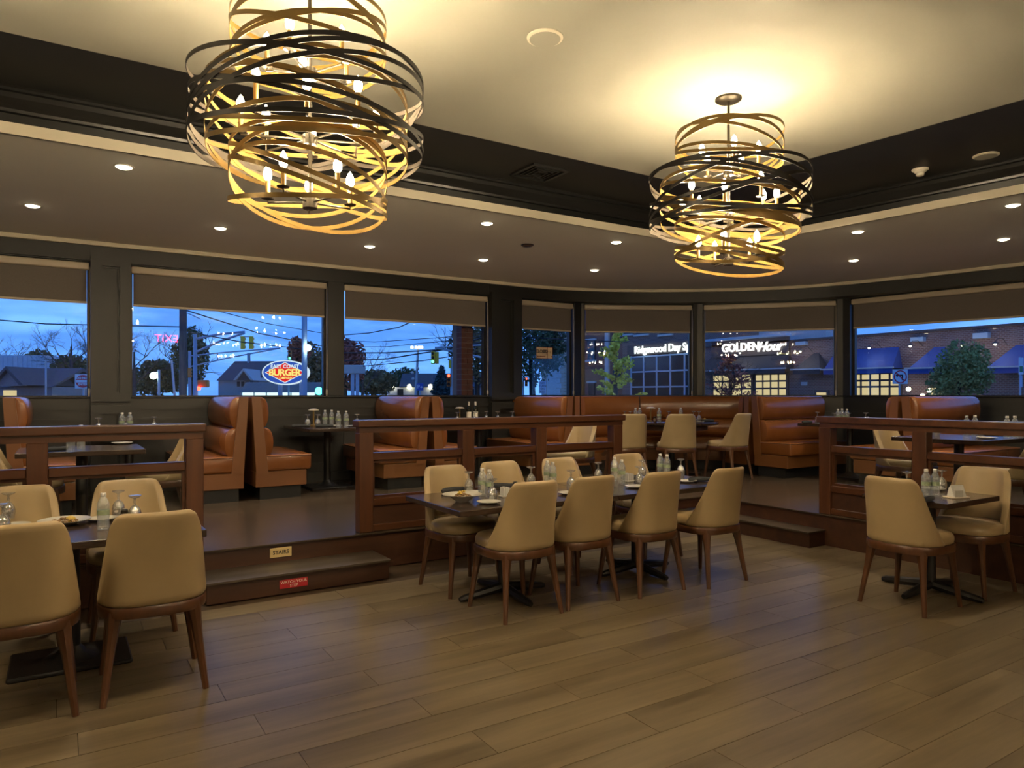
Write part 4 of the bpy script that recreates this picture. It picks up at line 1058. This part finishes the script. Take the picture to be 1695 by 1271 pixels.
# --- buildings across the street on the left
def gable(t, name, x0, x1, y0, y1, z0, z1, m, th=.15, axis='x'):
    """gabled roof, ridge along the given axis"""
    if axis == 'x': pr = [(y0, z0), ((y0 + y1) / 2, z1), (y1, z0), (y1 - .3, z0), ((y0 + y1) / 2, z1 - th * 1.6), (y0 + .3, z0)]; return MB().prism(pr, x0, x1, 'x').build(name, m, t)
    pr = [(x0, z0), ((x0 + x1) / 2, z1), (x1, z0), (x1 - .3, z0), ((x0 + x1) / 2, z1 - th * 1.6), (x0 + .3, z0)]; return MB().prism(pr, y0, y1, 'y').build(name, m, t)
def mpp(d): return d / FPX
def house(label, px0, px1, d, ye, yr, wall, roof, depth=8, front=None):
    """front gable ridge along x by default: picture columns px0..px1, eaves row ye, ridge row yr"""
    t = ext('house', label, 'building', (px0 + px1) / 2, d); w = (px1 - px0) * mpp(d) / 2
    ze, zr = Zp(ye, d), Zp(yr, d)
    MB().box(-w * .96, w * .96, .3, depth - .3, 0, ze).build('wall', wall, t)
    gable(t, 'roof', -w, w, 0, depth, ze - .05, zr, roof)
    return t, w, ze, zr
t, w, ze, zr = house('dark-roofed grey house at the left picture edge', -30, 84, 52, 640, 606, 'sidingg', 'slate')
gable(t, 'porch_roof', w * -.25, w * .75, -2, 4, Zp(638, 52), Zp(608, 52), 'slate', axis='y')
MB().prism([(w * -.2, Zp(638, 52) - .05), (w * .25, Zp(612, 52)), (w * .7, Zp(638, 52) - .05)], -1.6, -1.4, 'y').build('gable_end', 'sidingg', t)
MB().box(w * .1, w * .4, -1.7, -1.4, Zp(656, 52), Zp(646, 52)).build('lit_window', 'shopwarm', t)
t = ext('metal_building', 'white clad building behind the grey house', 'building', 30, 74)
MB().box(-4.2, 2.7, 0, 6, 0, Zp(588, 74)).build('wall', 'metalw', t)
for k in range(14): MB().box(-4.1 + k * .5, -4.05 + k * .5, -.06, 0, 1, Zp(589, 74)).build('cladding_rib', 'metalw', t)
t = ext('shed', 'shed with pale pink roof and green side left of the do not enter sign', 'building', 108, 60)
w = 20 * mpp(60)
MB().box(-w, w, .2, 3, 0, Zp(644, 60)).build('wall', 'siding', t)
MB().prism([(0, Zp(645, 60)), (2.0, Zp(616, 60)), (3.2, Zp(616, 60)), (3.2, Zp(645, 60))], -w, w * .4, 'x').build('roof', 'pinkroof', t)
MB().prism([(w * .4, Zp(617, 60)), (w * 1.0, Zp(643, 60)), (w * .4, Zp(643, 60))], .6, 2.4, 'y').build('roof_slope', 'pinkroof', t)
MB().box(0, w * .95, -.1, .2, 0, Zp(643, 60)).build('green_panel', 'greenw', t)
MB().box(-w, -w * .25, -.1, .2, Zp(642, 60), Zp(632, 60)).build('grey_panel', 'metalw', t)
t, w, ze, zr = house('dark-roofed house behind the traffic signals', 358, 428, 74, 629, 594, 'siding', 'slate', 10)
gable(t, 'dormer_roof', w * .18, w * 1.12, -2.2, 4, Zp(630, 74), Zp(611, 74), 'stone', axis='y')
MB().prism([(w * .24, Zp(630, 74)), (w * .65, Zp(613, 74)), (w * 1.06, Zp(630, 74))], -1.9, -1.7, 'y').build('dormer_gable', 'slate', t)
MB().box(-w * .3, -w * .22, 4.5, 5, ze, zr + .9).build('chimney', 'galv', t)
for k in range(4): MB().box(w * (.3 + .2 * k), w * (.42 + .2 * k), -1.85, -1.7, Zp(640, 74), Zp(632, 74)).build('window', 'winreflect', t)
t = ext('shop_building', 'low grey-roofed shop with bright front under the burger sign', 'building', 462, 62)
w = 66 * mpp(62)
MB().box(-w, w * .9, .4, 6, 0, Zp(650, 62)).build('wall', 'siding', t)
MB().prism([(0, Zp(649, 62)), (1.6, Zp(632, 62)), (6, Zp(632, 62)), (6.4, Zp(649, 62))], -w, w * .95, 'x').build('roof', 'slate2', t)
for k in range(6): MB().box(-w * .95 + k * w * .31, -w * .95 + k * w * .31 + w * .26, .3, .42, .3, Zp(649.5, 62)).build('lit_window', 'shopcool', t)
t = ext('long_building', 'long low building with dark roof behind the parking sign', 'building', 722, 78)
w = 82 * mpp(78)
MB().box(-w, w, .6, 9, 0, Zp(641, 78)).build('wall', 'siding', t)
MB().prism([(0, Zp(640, 78)), (2.5, Zp(617, 78)), (9, Zp(617, 78)), (9.5, Zp(640, 78))], -w * .75, w * 1.02, 'x').build('roof', 'slate', t)
for k in range(5): MB().box(-w * .8 + k * w * .36, -w * .68 + k * w * .36, .5, .62, .5, Zp(644, 78)).build('window', 'winreflect', t)
for px in (648, 677, 712): 
    MB().sphere(((px - 722) * mpp(78), .3, Zp(640, 78)), .28, 10).build('wall_light', 'lampy', t)

# --- poles, signals, signs
def pole(name, label, px, d, ytop, r, m='galv', r2=None, cat='pole', px2=None, group=None):
    t = ext(name, label, cat, px, d, group); h = Zp(ytop, d); dx = ((px2 or px) - px) * mpp(d)
    MB().lathe([(r * 2.2, 0), (r * 2.2, .04), (r * 1.2, .1)], 12).build('foot', m, t)
    MB().tube([(0, 0, .02), (dx * .5, 0, h * .5), (dx, 0, h)], [r, (r + (r2 or r)) / 2, r2 or r], 10).build('shaft', m, t, smooth=True)
    return t
def head(t, name, x, y, z, s_=1.0, lit=None, m='sigy', face=0):
    """three-lamp signal head; lit = index from the top"""
    b = MB().rbox(x - .17 * s_, x + .17 * s_, y - .12 * s_, y + .1 * s_, z - .55 * s_, z + .55 * s_, .03 * s_, 1).build(name, m, t)
    f_ = -1 if lit is not None else 1      # unlit ones are seen from behind
    for k in range(3):
        zz = z + (.36 - .36 * k) * s_
        vz = MB().tube([(x, y + f_ * .12 * s_, zz), (x, y + f_ * .32 * s_, zz)], .15 * s_, 12, cap=False).build('visor', m, b)
        MB().sphere((x, y + f_ * .11 * s_, zz), .12 * s_, 10, sq=(1, .4, 1)).build('lens', {0: 'litred', 1: 'lity', 2: 'litgreen'}[k] if lit == k else 'sigk', b)
    return b
t = pole('utility_pole', 'weathered wooden utility pole left of the traffic signals', 303, 25, 440, .135, 'polew', .12)
MB().tube([(.12, -.02, Zp(518, 25)), (.2, 0, Zp(519, 25)), (.62, 0, Zp(528, 25))], .018, 6).build('bracket', 'galv', t)
MB().tube([(.12, 0, Zp(540, 25)), (.55, 0, Zp(549, 25))], .014, 6).build('bracket', 'galv', t)
t = pole('guy_pole', 'thin leaning pole beside the wooden utility pole', 294, 40, 596, .07, 'galv', .06, px2=284)
t = pole('street_lamp', 'lamp post with bright greenish lamp at the left', 263, 55, 612, .10, 'galv', cat='lamp post')
MB().tube([(0, 0, Zp(616, 55)), (-.4, 0, Zp(616, 55))], .04, 6).build('arm', 'galv', t)
MB().sphere((-.42, 0, Zp(622, 55)), .26, 12).build('lamp', 'lampw', t)
t = pole('signal_mast', 'tall signal mast whose arms carry two yellow signals', 323, 42, 553, .13, 'polewhite', .10, 'traffic signal')
k = mpp(42)
for y0, y1 in ((561, 549), (583, 551)): MB().tube([(0, 0, Zp(y0, 42)), (40 * k, 0, Zp((y0 + y1) / 2 - 2, 42)), (82 * k, 0, Zp(y1, 42))], .07, 7).build('mast_arm', 'polewhite', t)
MB().box(74 * k, 94 * k, -.05, .05, Zp(558, 42), Zp(556.5, 42)).build('hanger', 'polewhite', t)
head(t, 'signal_head', 79 * k, 0, Zp(567, 42), .68); head(t, 'signal_head', 93 * k, 0, Zp(567, 42), .68)
t = pole('signal_mast', 'shorter signal mast with long truss arm beside the tall one', 314, 50, 581, .11, 'polewhite', .10, 'traffic signal')
k = mpp(50)
for y0, y1 in ((589, 576), (607, 576)): MB().tube([(0, 0, Zp(y0, 50)), (60 * k, 0, Zp((y0 * .55 + y1 * .45), 50)), (150 * k, 0, Zp(y1, 50))], .05, 6).build('mast_arm', 'polewhite', t)
MB().tube([(46 * k, 0, Zp(585, 50)), (46 * k, 0, Zp(596, 50))], .05, 6).build('strut', 'polewhite', t)
head(t, 'signal_head', 2 * k, -.2, Zp(617, 50), .62, None, 'sigo')
t = pole('pedestrian_signal', 'short post with orange signal box and red light', 326, 46, 645, .06, 'galv', cat='traffic signal')
MB().rbox(.1, .75, -.2, .2, Zp(641, 46), Zp(629, 46), .05, 1).build('signal_box', 'sigo', t)
MB().sphere((.25, -.3, Zp(643, 46)), .14, 10).build('lens', 'litred', t)
t = pole('signal_mast', 'signal showing green behind the oval burger sign', 478, 60, 582, .08, 'galv', cat='traffic signal')
head(t, 'signal_head', .15, -.1, Zp(588, 60), .75, 2, 'sigo')
t = pole('signal_post', 'low green signal beside the window frame', 529, 58, 641, .06, 'galv', cat='traffic signal')
MB().sphere((0, -.2, Zp(647, 58)), .32, 12).build('lens', 'litgreen', t)
t = pole('sign_pole', 'tall pale steel pole beside the oval burger sign', 504, 38, 470, .14, 'polewhite', .14)
MB().tube([(0, 0, Zp(572, 38)), (.22, -.2, Zp(574, 38))], .05, 8).build('lamp_arm', 'polewhite', t)
MB().sphere((.26, -.25, Zp(576, 38)), .17, 12).build('lamp', 'lampw', t)
# oval burger sign
t = ext('burger_sign', 'lit oval sign reading EAST COAST BURGER COMPANY', 'sign', 472, 41)
k = mpp(41); zc = Zp(616.5, 41)
def oval(a, b, y0, y1, nm, m):
    o = MB().prism([(a * math.cos(2 * PI * i / 40), b * math.sin(2 * PI * i / 40)) for i in range(40)], y0, y1, 'y').build(nm, m, t); o.location.z = zc; return o
oval(38.5 * k, 20.5 * k, 0, .35, 'cabinet', 'signwhite'); oval(36 * k, 18.5 * k, -.02, 0, 'blue_field', 'signblue')
for a, b, y, nm, m in ((33.5 * k, 17.5 * k, -.03, 'white_diamond', 'signwhite'), (31 * k, 16 * k, -.04, 'red_diamond', 'signred')):
    o = MB().prism([(-a, 0), (0, -b), (a, 0), (0, b)], y, y + .01, 'y').build(nm, m, t); o.location.z = zc
letter('lettering', 'EAST COAST', 8.2 * k, 'signwhite', t, (0, -.06, zc + 9.8 * k), bold=.006, extrude=.01)
letter('lettering', 'BURGER', 15 * k, 'signyel', t, (0, -.07, zc - .5 * k), bold=.018, extrude=.01, space=.93)
letter('lettering', 'COMPANY', 5.2 * k, 'signyel', t, (0, -.06, zc - 9.2 * k), bold=.002, extrude=.01)
for x in (-.35, .9): MB().tube([(x, .2, .0), (x, .2, zc - 12 * k)], .14, 8).build('support_post', 'polewhite', t)
# do not enter
t = ext('do_not_enter_sign', 'square white sign with red disc reading DO NOT ENTER', 'sign', 137.5, 34)
k = mpp(34); zc = Zp(631, 34)
MB().tube([(0, .05, 0), (0, .05, zc)], .05, 8).build('post', 'galv', t)
MB().rbox(-13.5 * k, 13.5 * k, -.01, .01, zc - 11.8 * k, zc + 11.8 * k, .004, 1).build('plate', 'signpanel', t)
o = MB().lathe([(0, 0), (12 * k, 0), (12 * k, .012), (0, .012)], 36, cap=False).build('disc', 'regred', t); o.rotation_euler.x = PI / 2; o.location = (0, -.011, zc); o.scale.y = .88
MB().box(-11 * k, 11 * k, -.032, -.024, zc - 2 * k, zc + 2 * k).build('bar', 'signpanel', t)
letter('lettering', 'DO NOT', 5.2 * k, 'signpanel', t, (0, -.03, zc + 5.2 * k), bold=.006, extrude=.004)
letter('lettering', 'ENTER', 5.2 * k, 'signpanel', t, (0, -.03, zc - 5.0 * k), bold=.006, extrude=.004)
pole('lamp_post', 'plain grey post left of the do not enter sign', 76, 40, 595, .05, 'galv')
# blank board
t = ext('sign_board', 'blank white sign board on two posts', 'sign', 586, 44); k = mpp(44)
MB().rbox(-18.5 * k, 18.5 * k, -.1, .1, Zp(618.5, 44), Zp(604, 44), .05, 2).build('board', 'siding', t)
for x in (-3.5, 4.5): MB().box((x - 2.5) * k, (x + 2.5) * k, .1, .3, 0, Zp(606, 44)).build('post', 'polewhite', t)
t = pole('floodlight_pole', 'leaning floodlight pole left of the blue parking sign', 686, 52, 578, .12, 'galv', .08, px2=692)
k = mpp(52)
MB().box(-4 * k, 16 * k, -.04, .04, Zp(577.5, 52), Zp(576, 52)).build('crossbar', 'galv', t)
for x in (-4, 3, 8, 12): MB().rbox((x - 2) * k, (x + 2) * k, -.15, .05, Zp(576.5, 52), Zp(573, 52), .03, 1).build('floodlight', 'lampy', t)
for x, y in ((-3, 617), (6, 610), (-2, 627)): MB().sphere((x * k, -.1, Zp(y, 52)), .12, 8).build('insulator', 'stone', t)
t = ext('parking_sign', 'blue parking sign with a letter P and an arrow', 'sign', 695, 40); k = mpp(40)
MB().tube([(0, .05, 0), (0, .05, Zp(635, 40))], .04, 8).build('post', 'galv', t)
MB().rbox(-5.5 * k, 5.5 * k, -.012, .012, Zp(646, 40), Zp(634.5, 40), .005, 1).build('plate', 'regblue', t)
letter('lettering', 'P', 8 * k, 'signpanel', t, (-2.2 * k, -.02, Zp(640, 40)), bold=.008, extrude=.003)
MB().box(.2 * k, 3.2 * k, -.022, -.014, Zp(641, 40) - .01, Zp(641, 40) + .03).prism([(2.4 * k, Zp(641, 40) - .06), (4.8 * k, Zp(641, 40) + .01), (2.4 * k, Zp(641, 40) + .08)], -.022, -.014, 'y').build('arrow', 'signpanel', t)
t = pole('signal_mast', 'signal pole with red signal beside the spruce', 748, 36, 592, .09, 'galv', .08, 'traffic signal'); k = mpp(36)
head(t, 'signal_head', -3 * k, -.1, Zp(603, 36), .36); head(t, 'signal_head', -4.5 * k, -.15, Zp(629, 36), .60, 0, 'sigo')
t = pole('signal_mast', 'signal mast by the brick pier carrying a green signal on its arm', 800, 33, 560, .11, 'galv', .09, 'traffic signal'); k = mpp(33)
MB().tube([(0, 0, Zp(592, 33)), (-80 * k, 0, Zp(575.5, 33))], .05, 7).build('mast_arm', 'galv', t)
MB().tube([(0, 0, Zp(571, 33)), (-80 * k, 0, Zp(575, 33))], .035, 7).build('mast_arm', 'galv', t)
head(t, 'signal_head', -83 * k, -.05, Zp(592, 33), .52, 2); head(t, 'signal_head', -77 * k, .05, Zp(592, 33), .50)
t = pole('signal_mast', 'small signals by the leaning tree', 866, 30, 624, .05, 'galv', cat='traffic signal'); k = mpp(30)
head(t, 'signal_head', 5 * k, -.1, Zp(632, 30), .34, 0, 'sigo')
MB().rbox(-11 * k, -1 * k, -.15, .05, Zp(640, 30), Zp(631, 30), .03, 1).build('signal_back', 'sigy', t)
t = ext('turn_sign', 'pale sign reading NO TURN ON RED beside the leaning tree', 'sign', 898, 22); k = mpp(22)
MB().tube([(0, .04, 0), (0, .04, Zp(633, 22))], .03, 8).build('post', 'galv', t)
MB().rbox(-6 * k, 6 * k, -.008, .008, Zp(651, 22), Zp(631, 22), .004, 1).build('plate', 'palesign', t)
for i, w_ in enumerate(('NO', 'TURN', 'ON', 'RED')): letter('lettering', w_, 4.6 * k, 'dark', t, (0, -.011, Zp(634 + 4.8 * i, 22)), extrude=.002)
t = ext('no_left_turn_sign', 'white sign with red ring, no left turn', 'sign', 1490, 27); k = mpp(27); zc = Zp(623.5, 27)
MB().tube([(0, .05, 0), (0, .05, zc)], .035, 8).build('post', 'galv', t)
MB().rbox(-12.5 * k, 12.5 * k, -.01, .01, zc - 12 * k, zc + 12 * k, .006, 1).build('plate', 'signpanel', t)
o = MB().lathe([(9 * k, 0), (10.8 * k, 0), (10.8 * k, .006), (9 * k, .006), (9 * k, 0)], 32, cap=False).build('ring', 'regred', t); o.rotation_euler.x = PI / 2; o.location = (0, -.011, zc)
MB().prism([(-4.5 * k, -1.2 * k), (2.4 * k, -1.2 * k), (2.4 * k, -8 * k), (4.6 * k, -8 * k), (4.6 * k, 1.2 * k), (-4.5 * k, 1.2 * k), (-4.5 * k, 3.2 * k), (-8 * k, 0), (-4.5 * k, -3.2 * k)], -.017, -.012, 'y').build('arrow', 'dark', t).location.z = zc + 2.4 * k
MB().prism([(-7.6 * k, 6.4 * k), (-6.4 * k, 7.6 * k), (7.6 * k, -6.4 * k), (6.4 * k, -7.6 * k)], -.022, -.018, 'y').build('slash', 'regred', t).location.z = zc
t = ext('street_name_sign', 'narrow green and white street sign at the right picture edge', 'sign', 1690, 24); k = mpp(24)
MB().tube([(0, .04, 0), (0, .04, Zp(590, 24))], .03, 8).build('post', 'galv', t)
MB().box(-4 * k, 4 * k, -.01, .0, Zp(620, 24), Zp(592, 24)).build('plate', 'signpanel', t); MB().box(-2.6 * k, 2.6 * k, -.014, -.01, Zp(616, 24), Zp(606, 24)).build('green_field', 'streetgreen', t)
MB().box(-2.2 * k, 2.2 * k, -.01, .0, Zp(641, 24), Zp(621, 24)).build('lower_plate', 'palesign', t)

# --- overhead cables
cab_lab = iter(['in the far left window', 'dipping to the burger sign, middle of three', 'dipping to the burger sign, topmost of three', 'dipping to the burger sign, lowest of three', 'thick, running level to the green signal', 'thick, rising across the green signal', 'below the green signal, rising to the brick pier', 'topmost in the parking sign window', 'second from top in the parking sign window', 'third from top in the parking sign window', 'behind the closed sign'])
def cable(pts, r=.025):
    P = [at(px, py, d) for px, py, d in pts]; o = MB().tube([p - P[0] for p in P], r, 5).build('overhead_cable', 'cable', None, loc=P[0])
    tag(o, 'black overhead cable outside, ' + next(cab_lab), 'cable', 'overhead cables above the street')
cable([(-120, 520, 26), (75, 536, 27), (303, 541, 28)], .022)
cable([(303, 512, 26), (430, 552, 34), (560, 578, 44)], .026); cable([(303, 500, 26), (440, 535, 34), (560, 556, 44)], .018); cable([(303, 548, 26), (400, 566, 34), (545, 583, 44)], .026)
cable([(540, 584, 46), (640, 584, 40), (740, 578, 34), (830, 560, 28)], .035); cable([(540, 599, 46), (640, 594, 40), (740, 578, 34), (830, 548, 28)], .035); cable([(600, 606, 44), (700, 597, 38), (790, 583, 32)], .025)
cable([(550, 556, 36), (612, 551, 32), (660, 542, 28), (720, 515, 24)], .022); cable([(540, 562, 40), (620, 566, 36), (740, 558, 30), (830, 548, 26)], .016); cable([(540, 574, 44), (640, 574, 38), (760, 562, 30), (830, 550, 26)], .016)
cable([(850, 556, 22), (900, 560, 22), (960, 563, 24), (1040, 566, 26)], .016)

# --- brick pier just outside the window
pier = thing('brick_pier', 'red brick pier just outside the window, beside the blind chain', 'pier', (5.50, 9.98, PLAT))
MB().box(-.10, .10, 0, .3, 0, 3.0).build('mortar_core', 'mortar', pier)
bm1 = MB().box(0, .205, -.012, .15, 0, .076).mesh('brick', 'brickunit'); bm2 = MB().box(0, .0985, -.012, .15, 0, .076).mesh('brick', 'brickunit')
for j in range(30):
    z = .5 + j * .084
    if j % 2: obj('brick', bm1, pier, (-.1025, 0, z))
    else: obj('brick', bm2, pier, (-.1025, 0, z)); obj('brick', bm2, pier, (.004, 0, z))

# --- brick shops along the street on the right: facade plane
FX = 42.4
def fy(px, py=600): return onx(px, py, FX).y
def fz(px, py): return onx(px, py, FX).z
shop = thing('brick_shop_row', 'long dark brick shop building with blue awnings', 'building', (FX, 0, 0))
y1 = fy(1166); y0 = 4.0
MB().box(0, 10, y0, y1, GZ, 5.1).build('wall', 'brickfar', shop)
MB().box(-.15, .3, y0, y1, 5.1, 5.22).build('coping', 'fascia2', shop)
def shop_window(pxa, pxb, ya, yb, cols, rows, split=None):
    a, b = fy(pxb), fy(pxa); z1_, z0_ = fz((pxa + pxb) / 2, ya), fz((pxa + pxb) / 2, yb)
    f = MB().box(-.12, .02, a - .1, b + .1, z0_ - .1, z1_ + .1).build('window', 'fascia2', shop)
    zs = [z0_ + (z1_ - z0_) * s_ for s_ in (split or [i / rows for i in range(rows + 1)])]
    for i in range(cols):
        for j in range(len(zs) - 1):
            wy = (b - a) / cols
            MB().box(-.14, -.11, a + i * wy + .07, a + (i + 1) * wy - .07, zs[j] + .06, zs[j + 1] - .06).build('pane', 'shopwarm', f)
shop_window(1412, 1491, 618, 676, 5, 3, [0, .62, .8, 1])
shop_window(1252, 1304, 619, 672, 4, 3, [0, .55, .78, 1])
shop_window(1540, 1566, 640, 676, 2, 1); shop_window(1352, 1371, 648, 660, 1, 1)
shop_window(1182, 1246, 620, 672, 4, 3, [0, .55, .78, 1])
def awn(pxa, pxb, yt, yb, m, ins=0):
    a, b = fy(pxb), fy(pxa); pm_ = (pxa + pxb) / 2; zt, zb = fz(pm_, yt), fz(pm_, yb)
    vs = [(0, a + ins, zt), (0, b - ins, zt), (-1.1, b, zb), (-1.1, a, zb), (0, a, zb), (0, b, zb)]
    o = MB().add(vs, [[0, 1, 2, 3], [0, 3, 4], [1, 5, 2], [3, 2, 5, 4], [0, 4, 5, 1]]).build('awning', m, shop)
    MB().box(-1.12, -1.08, a, b, zb - .3, zb).build('valance', m, o)
    MB().box(-1.16, -1.1, a - .1, b + .2, zb - .02, zb + .07).build('front_bar', 'stone', o)
awn(1380, 1494, 577, 611, 'awning', .2); awn(1520, 1592, 574, 610, 'awning', .9); awn(1650, 1760, 570, 608, 'awning', .9)
awn(1330, 1374, 584, 612, 'awnblack', .8); awn(1170, 1316, 588, 613, 'awnblack', .4)
a, b = fy(1308), fy(1180)
MB().box(-.15, 0, a, b, fz(1240, 589), fz(1240, 562)).build('sign_fascia', 'fascia2', shop)
MB().box(-.5, .1, a, b + .5, fz(1240, 561), fz(1240, 557)).build('cornice', 'mull', shop)
k = (b - a) / 128
def wallletter(txt, size, m, y, z, **kw):
    o = obj('lit_lettering', text_mesh(txt, size, m, **kw), shop); o.location = (-.25, y, z); o.rotation_euler = (PI / 2, 0, -PI / 2)
wallletter('GOLDEN', .84, 'halow', fy(1229), fz(1229, 575.5), bold=.018, extrude=.04)
wallletter('Hour', .95, 'halow', fy(1277), fz(1277, 574), bold=.012, extrude=.04, shear=.45)
for pa, pb, ya, yb in ((1512, 1533, 559, 566), (1615, 1640, 552, 561), (1322, 1338, 566, 572)):
    MB().box(-.35, 0, fy(pb), fy(pa), fz(pa, yb), fz(pa, ya)).build('wall_fixture', 'mull', shop)
MB().box(-.06, 0, fy(1337), fy(1327), fz(1330, 638), fz(1330, 632)).build('notice', 'stone', shop)
for px, py in ((1513, 644), (1536, 655), (1547, 646)): MB().sphere((-.6, fy(px), fz(px, py)), .13, 10).build('wall_lamp', 'lampy', shop)
def lamp_light(parent, p, w, col=(1, .84, .62)):
    ld = bpy.data.lights.new('wall_lamp_light', 'POINT'); ld.energy = w; ld.color = col; ld.shadow_soft_size = .15
    lo = bpy.data.objects.new('wall_lamp_light', ld); COL.objects.link(lo); lo.parent = parent; lo.location = p
for px, py in ((1459, 576), (1527, 573), (1613, 572), (1667, 570), (1345, 582), (1245, 584)):
    q_ = onx(px, py, FX)
    g_ = MB().tube([(0, q_.y, q_.z), (-.5, q_.y, q_.z + .3), (-1.1, q_.y, q_.z + .26), (-1.3, q_.y, q_.z + .1)], .02, 6).build('gooseneck', 'fascia2', shop)
    MB().lathe([(.04, .1), (.18, 0), (.16, -.02)], 12, (-1.32, q_.y, q_.z), cap=False).build('lamp_shade', 'fascia2', g_)
    MB().sphere((-1.32, q_.y, q_.z - .04), .07, 8).build('lamp_bulb', 'lampy', g_)
    lamp_light(shop, (-1.32, q_.y, q_.z - .25), 20)
roofb = thing('rooftop_unit', 'pale rooftop plant box above the GOLDEN sign', 'plant', (FX + 4, 0, 5.09))
MB().box(0, 3, fy(1330) + 1, fy(1190) - .5, .01, 1.5).build('casing', 'siding', roofb)
# day spa: taller block on the same street line
spa = thing('day_spa_building', 'tall dark brick day spa with large gridded window', 'building', (FX, 0, 0))
ya_, yb_ = fy(1164) + .3, fy(1040)
MB().box(.2, 12, ya_, yb_ + 1, GZ, 9.5).build('wall', 'brickfar', spa)
ga, gb = ya_, fy(1046); z1_, z0_ = fz(1100, 588), fz(1100, 668)
f = MB().box(-.05, .2, ga, gb, z0_, z1_).build('grid_window', 'winreflect', spa)
nc, nr = 5, 3
for i in range(nc + 1):
    yy = ga + (gb - ga) * i / nc; MB().box(-.12, -.05, yy - .07, yy + .07, z0_, z1_ + .1).build('mullion', 'mull', f)
for j in range(nr + 1):
    zz = z1_ - j * (fz(1100, 588) - fz(1100, 614)); MB().box(-.13, -.05, ga, gb, zz - .06, zz + .06).build('transom', 'mull', f)
o = obj('lit_lettering', text_mesh('Ridgewood Day Spa', .86, 'halo', bold=.012, extrude=.04, space=.98), spa); o.location = (-.3, fy(1101), fz(1101, 577)); o.rotation_euler = (PI / 2, 0, -PI / 2)
MB().box(-.12, .2, ya_, yb_, fz(1100, 585), fz(1100, 567)).build('sign_fascia', 'fascia2', spa)
for px in (1060, 1100, 1035):
    MB().box(.0, .25, fy(px + 12), fy(px - 12), fz(px, 556), fz(px, 553)).build('window_sill', 'stone', spa); MB().box(.1, .25, fy(px + 10), fy(px - 10), fz(px, 553), fz(px, 532)).build('window', 'winreflect', spa)
red = thing('red_brick_house', 'red brick house with pale stone quoins left of the day spa', 'building', (FX, 0, 0))
MB().box(.4, 12, yb_ + 1, fy(958), GZ, 11).build('wall', 'brickred', red)
MB().box(.2, .5, fy(1004), fy(998), GZ, 8.2).build('quoin_strip', 'stone', red)
for pa, pb, u0, u1 in ((968, 980, 564, 596), (970, 980, 634, 660), (1010, 1022, 598, 640)):
    w_ = MB().box(.3, .45, fy(pb), fy(pa), fz(pa, u1), fz(pa, u0)).build('window', 'winreflect', red)
    MB().box(.15, .45, fy(pb + 2), fy(pa - 2), fz(pa, u1 + 3), fz(pa, u1)).build('sill', 'stone', w_); MB().box(.2, .45, fy(pb + 2), fy(pa - 2), fz(pa, u0), fz(pa, u0 - 3)).build('lintel', 'stone', w_)
d_ = 46
buff = ext('buff_brick_house', 'buff brick house with stone quoins behind the closed sign', 'building', 925, d_); k = mpp(d_)
MB().box(-20 * k, 30 * k, 0, 8, 0, Zp(552, d_)).build('wall', 'brickbuff', buff)
MB().box(-21 * k, 31 * k, -.3, 8.2, Zp(552, d_), Zp(548, d_)).build('cornice', 'stone', buff)
for j in range(24):
    z = j * .33; w_ = .55 if j % 2 else .38
    MB().box(-3 * k - w_ / 2, -3 * k + w_ / 2, -.08, .0, z + .01, z + .32).build('quoin', 'stone', buff)
MB().box(-20 * k, -4.5 * k, -.05, 0, 0, Zp(560, d_)).build('stone_panel', 'stone', buff)
MB().box(-13 * k, -7 * k, -.1, -.05, Zp(600, d_), Zp(572, d_)).build('window', 'winreflect', buff)
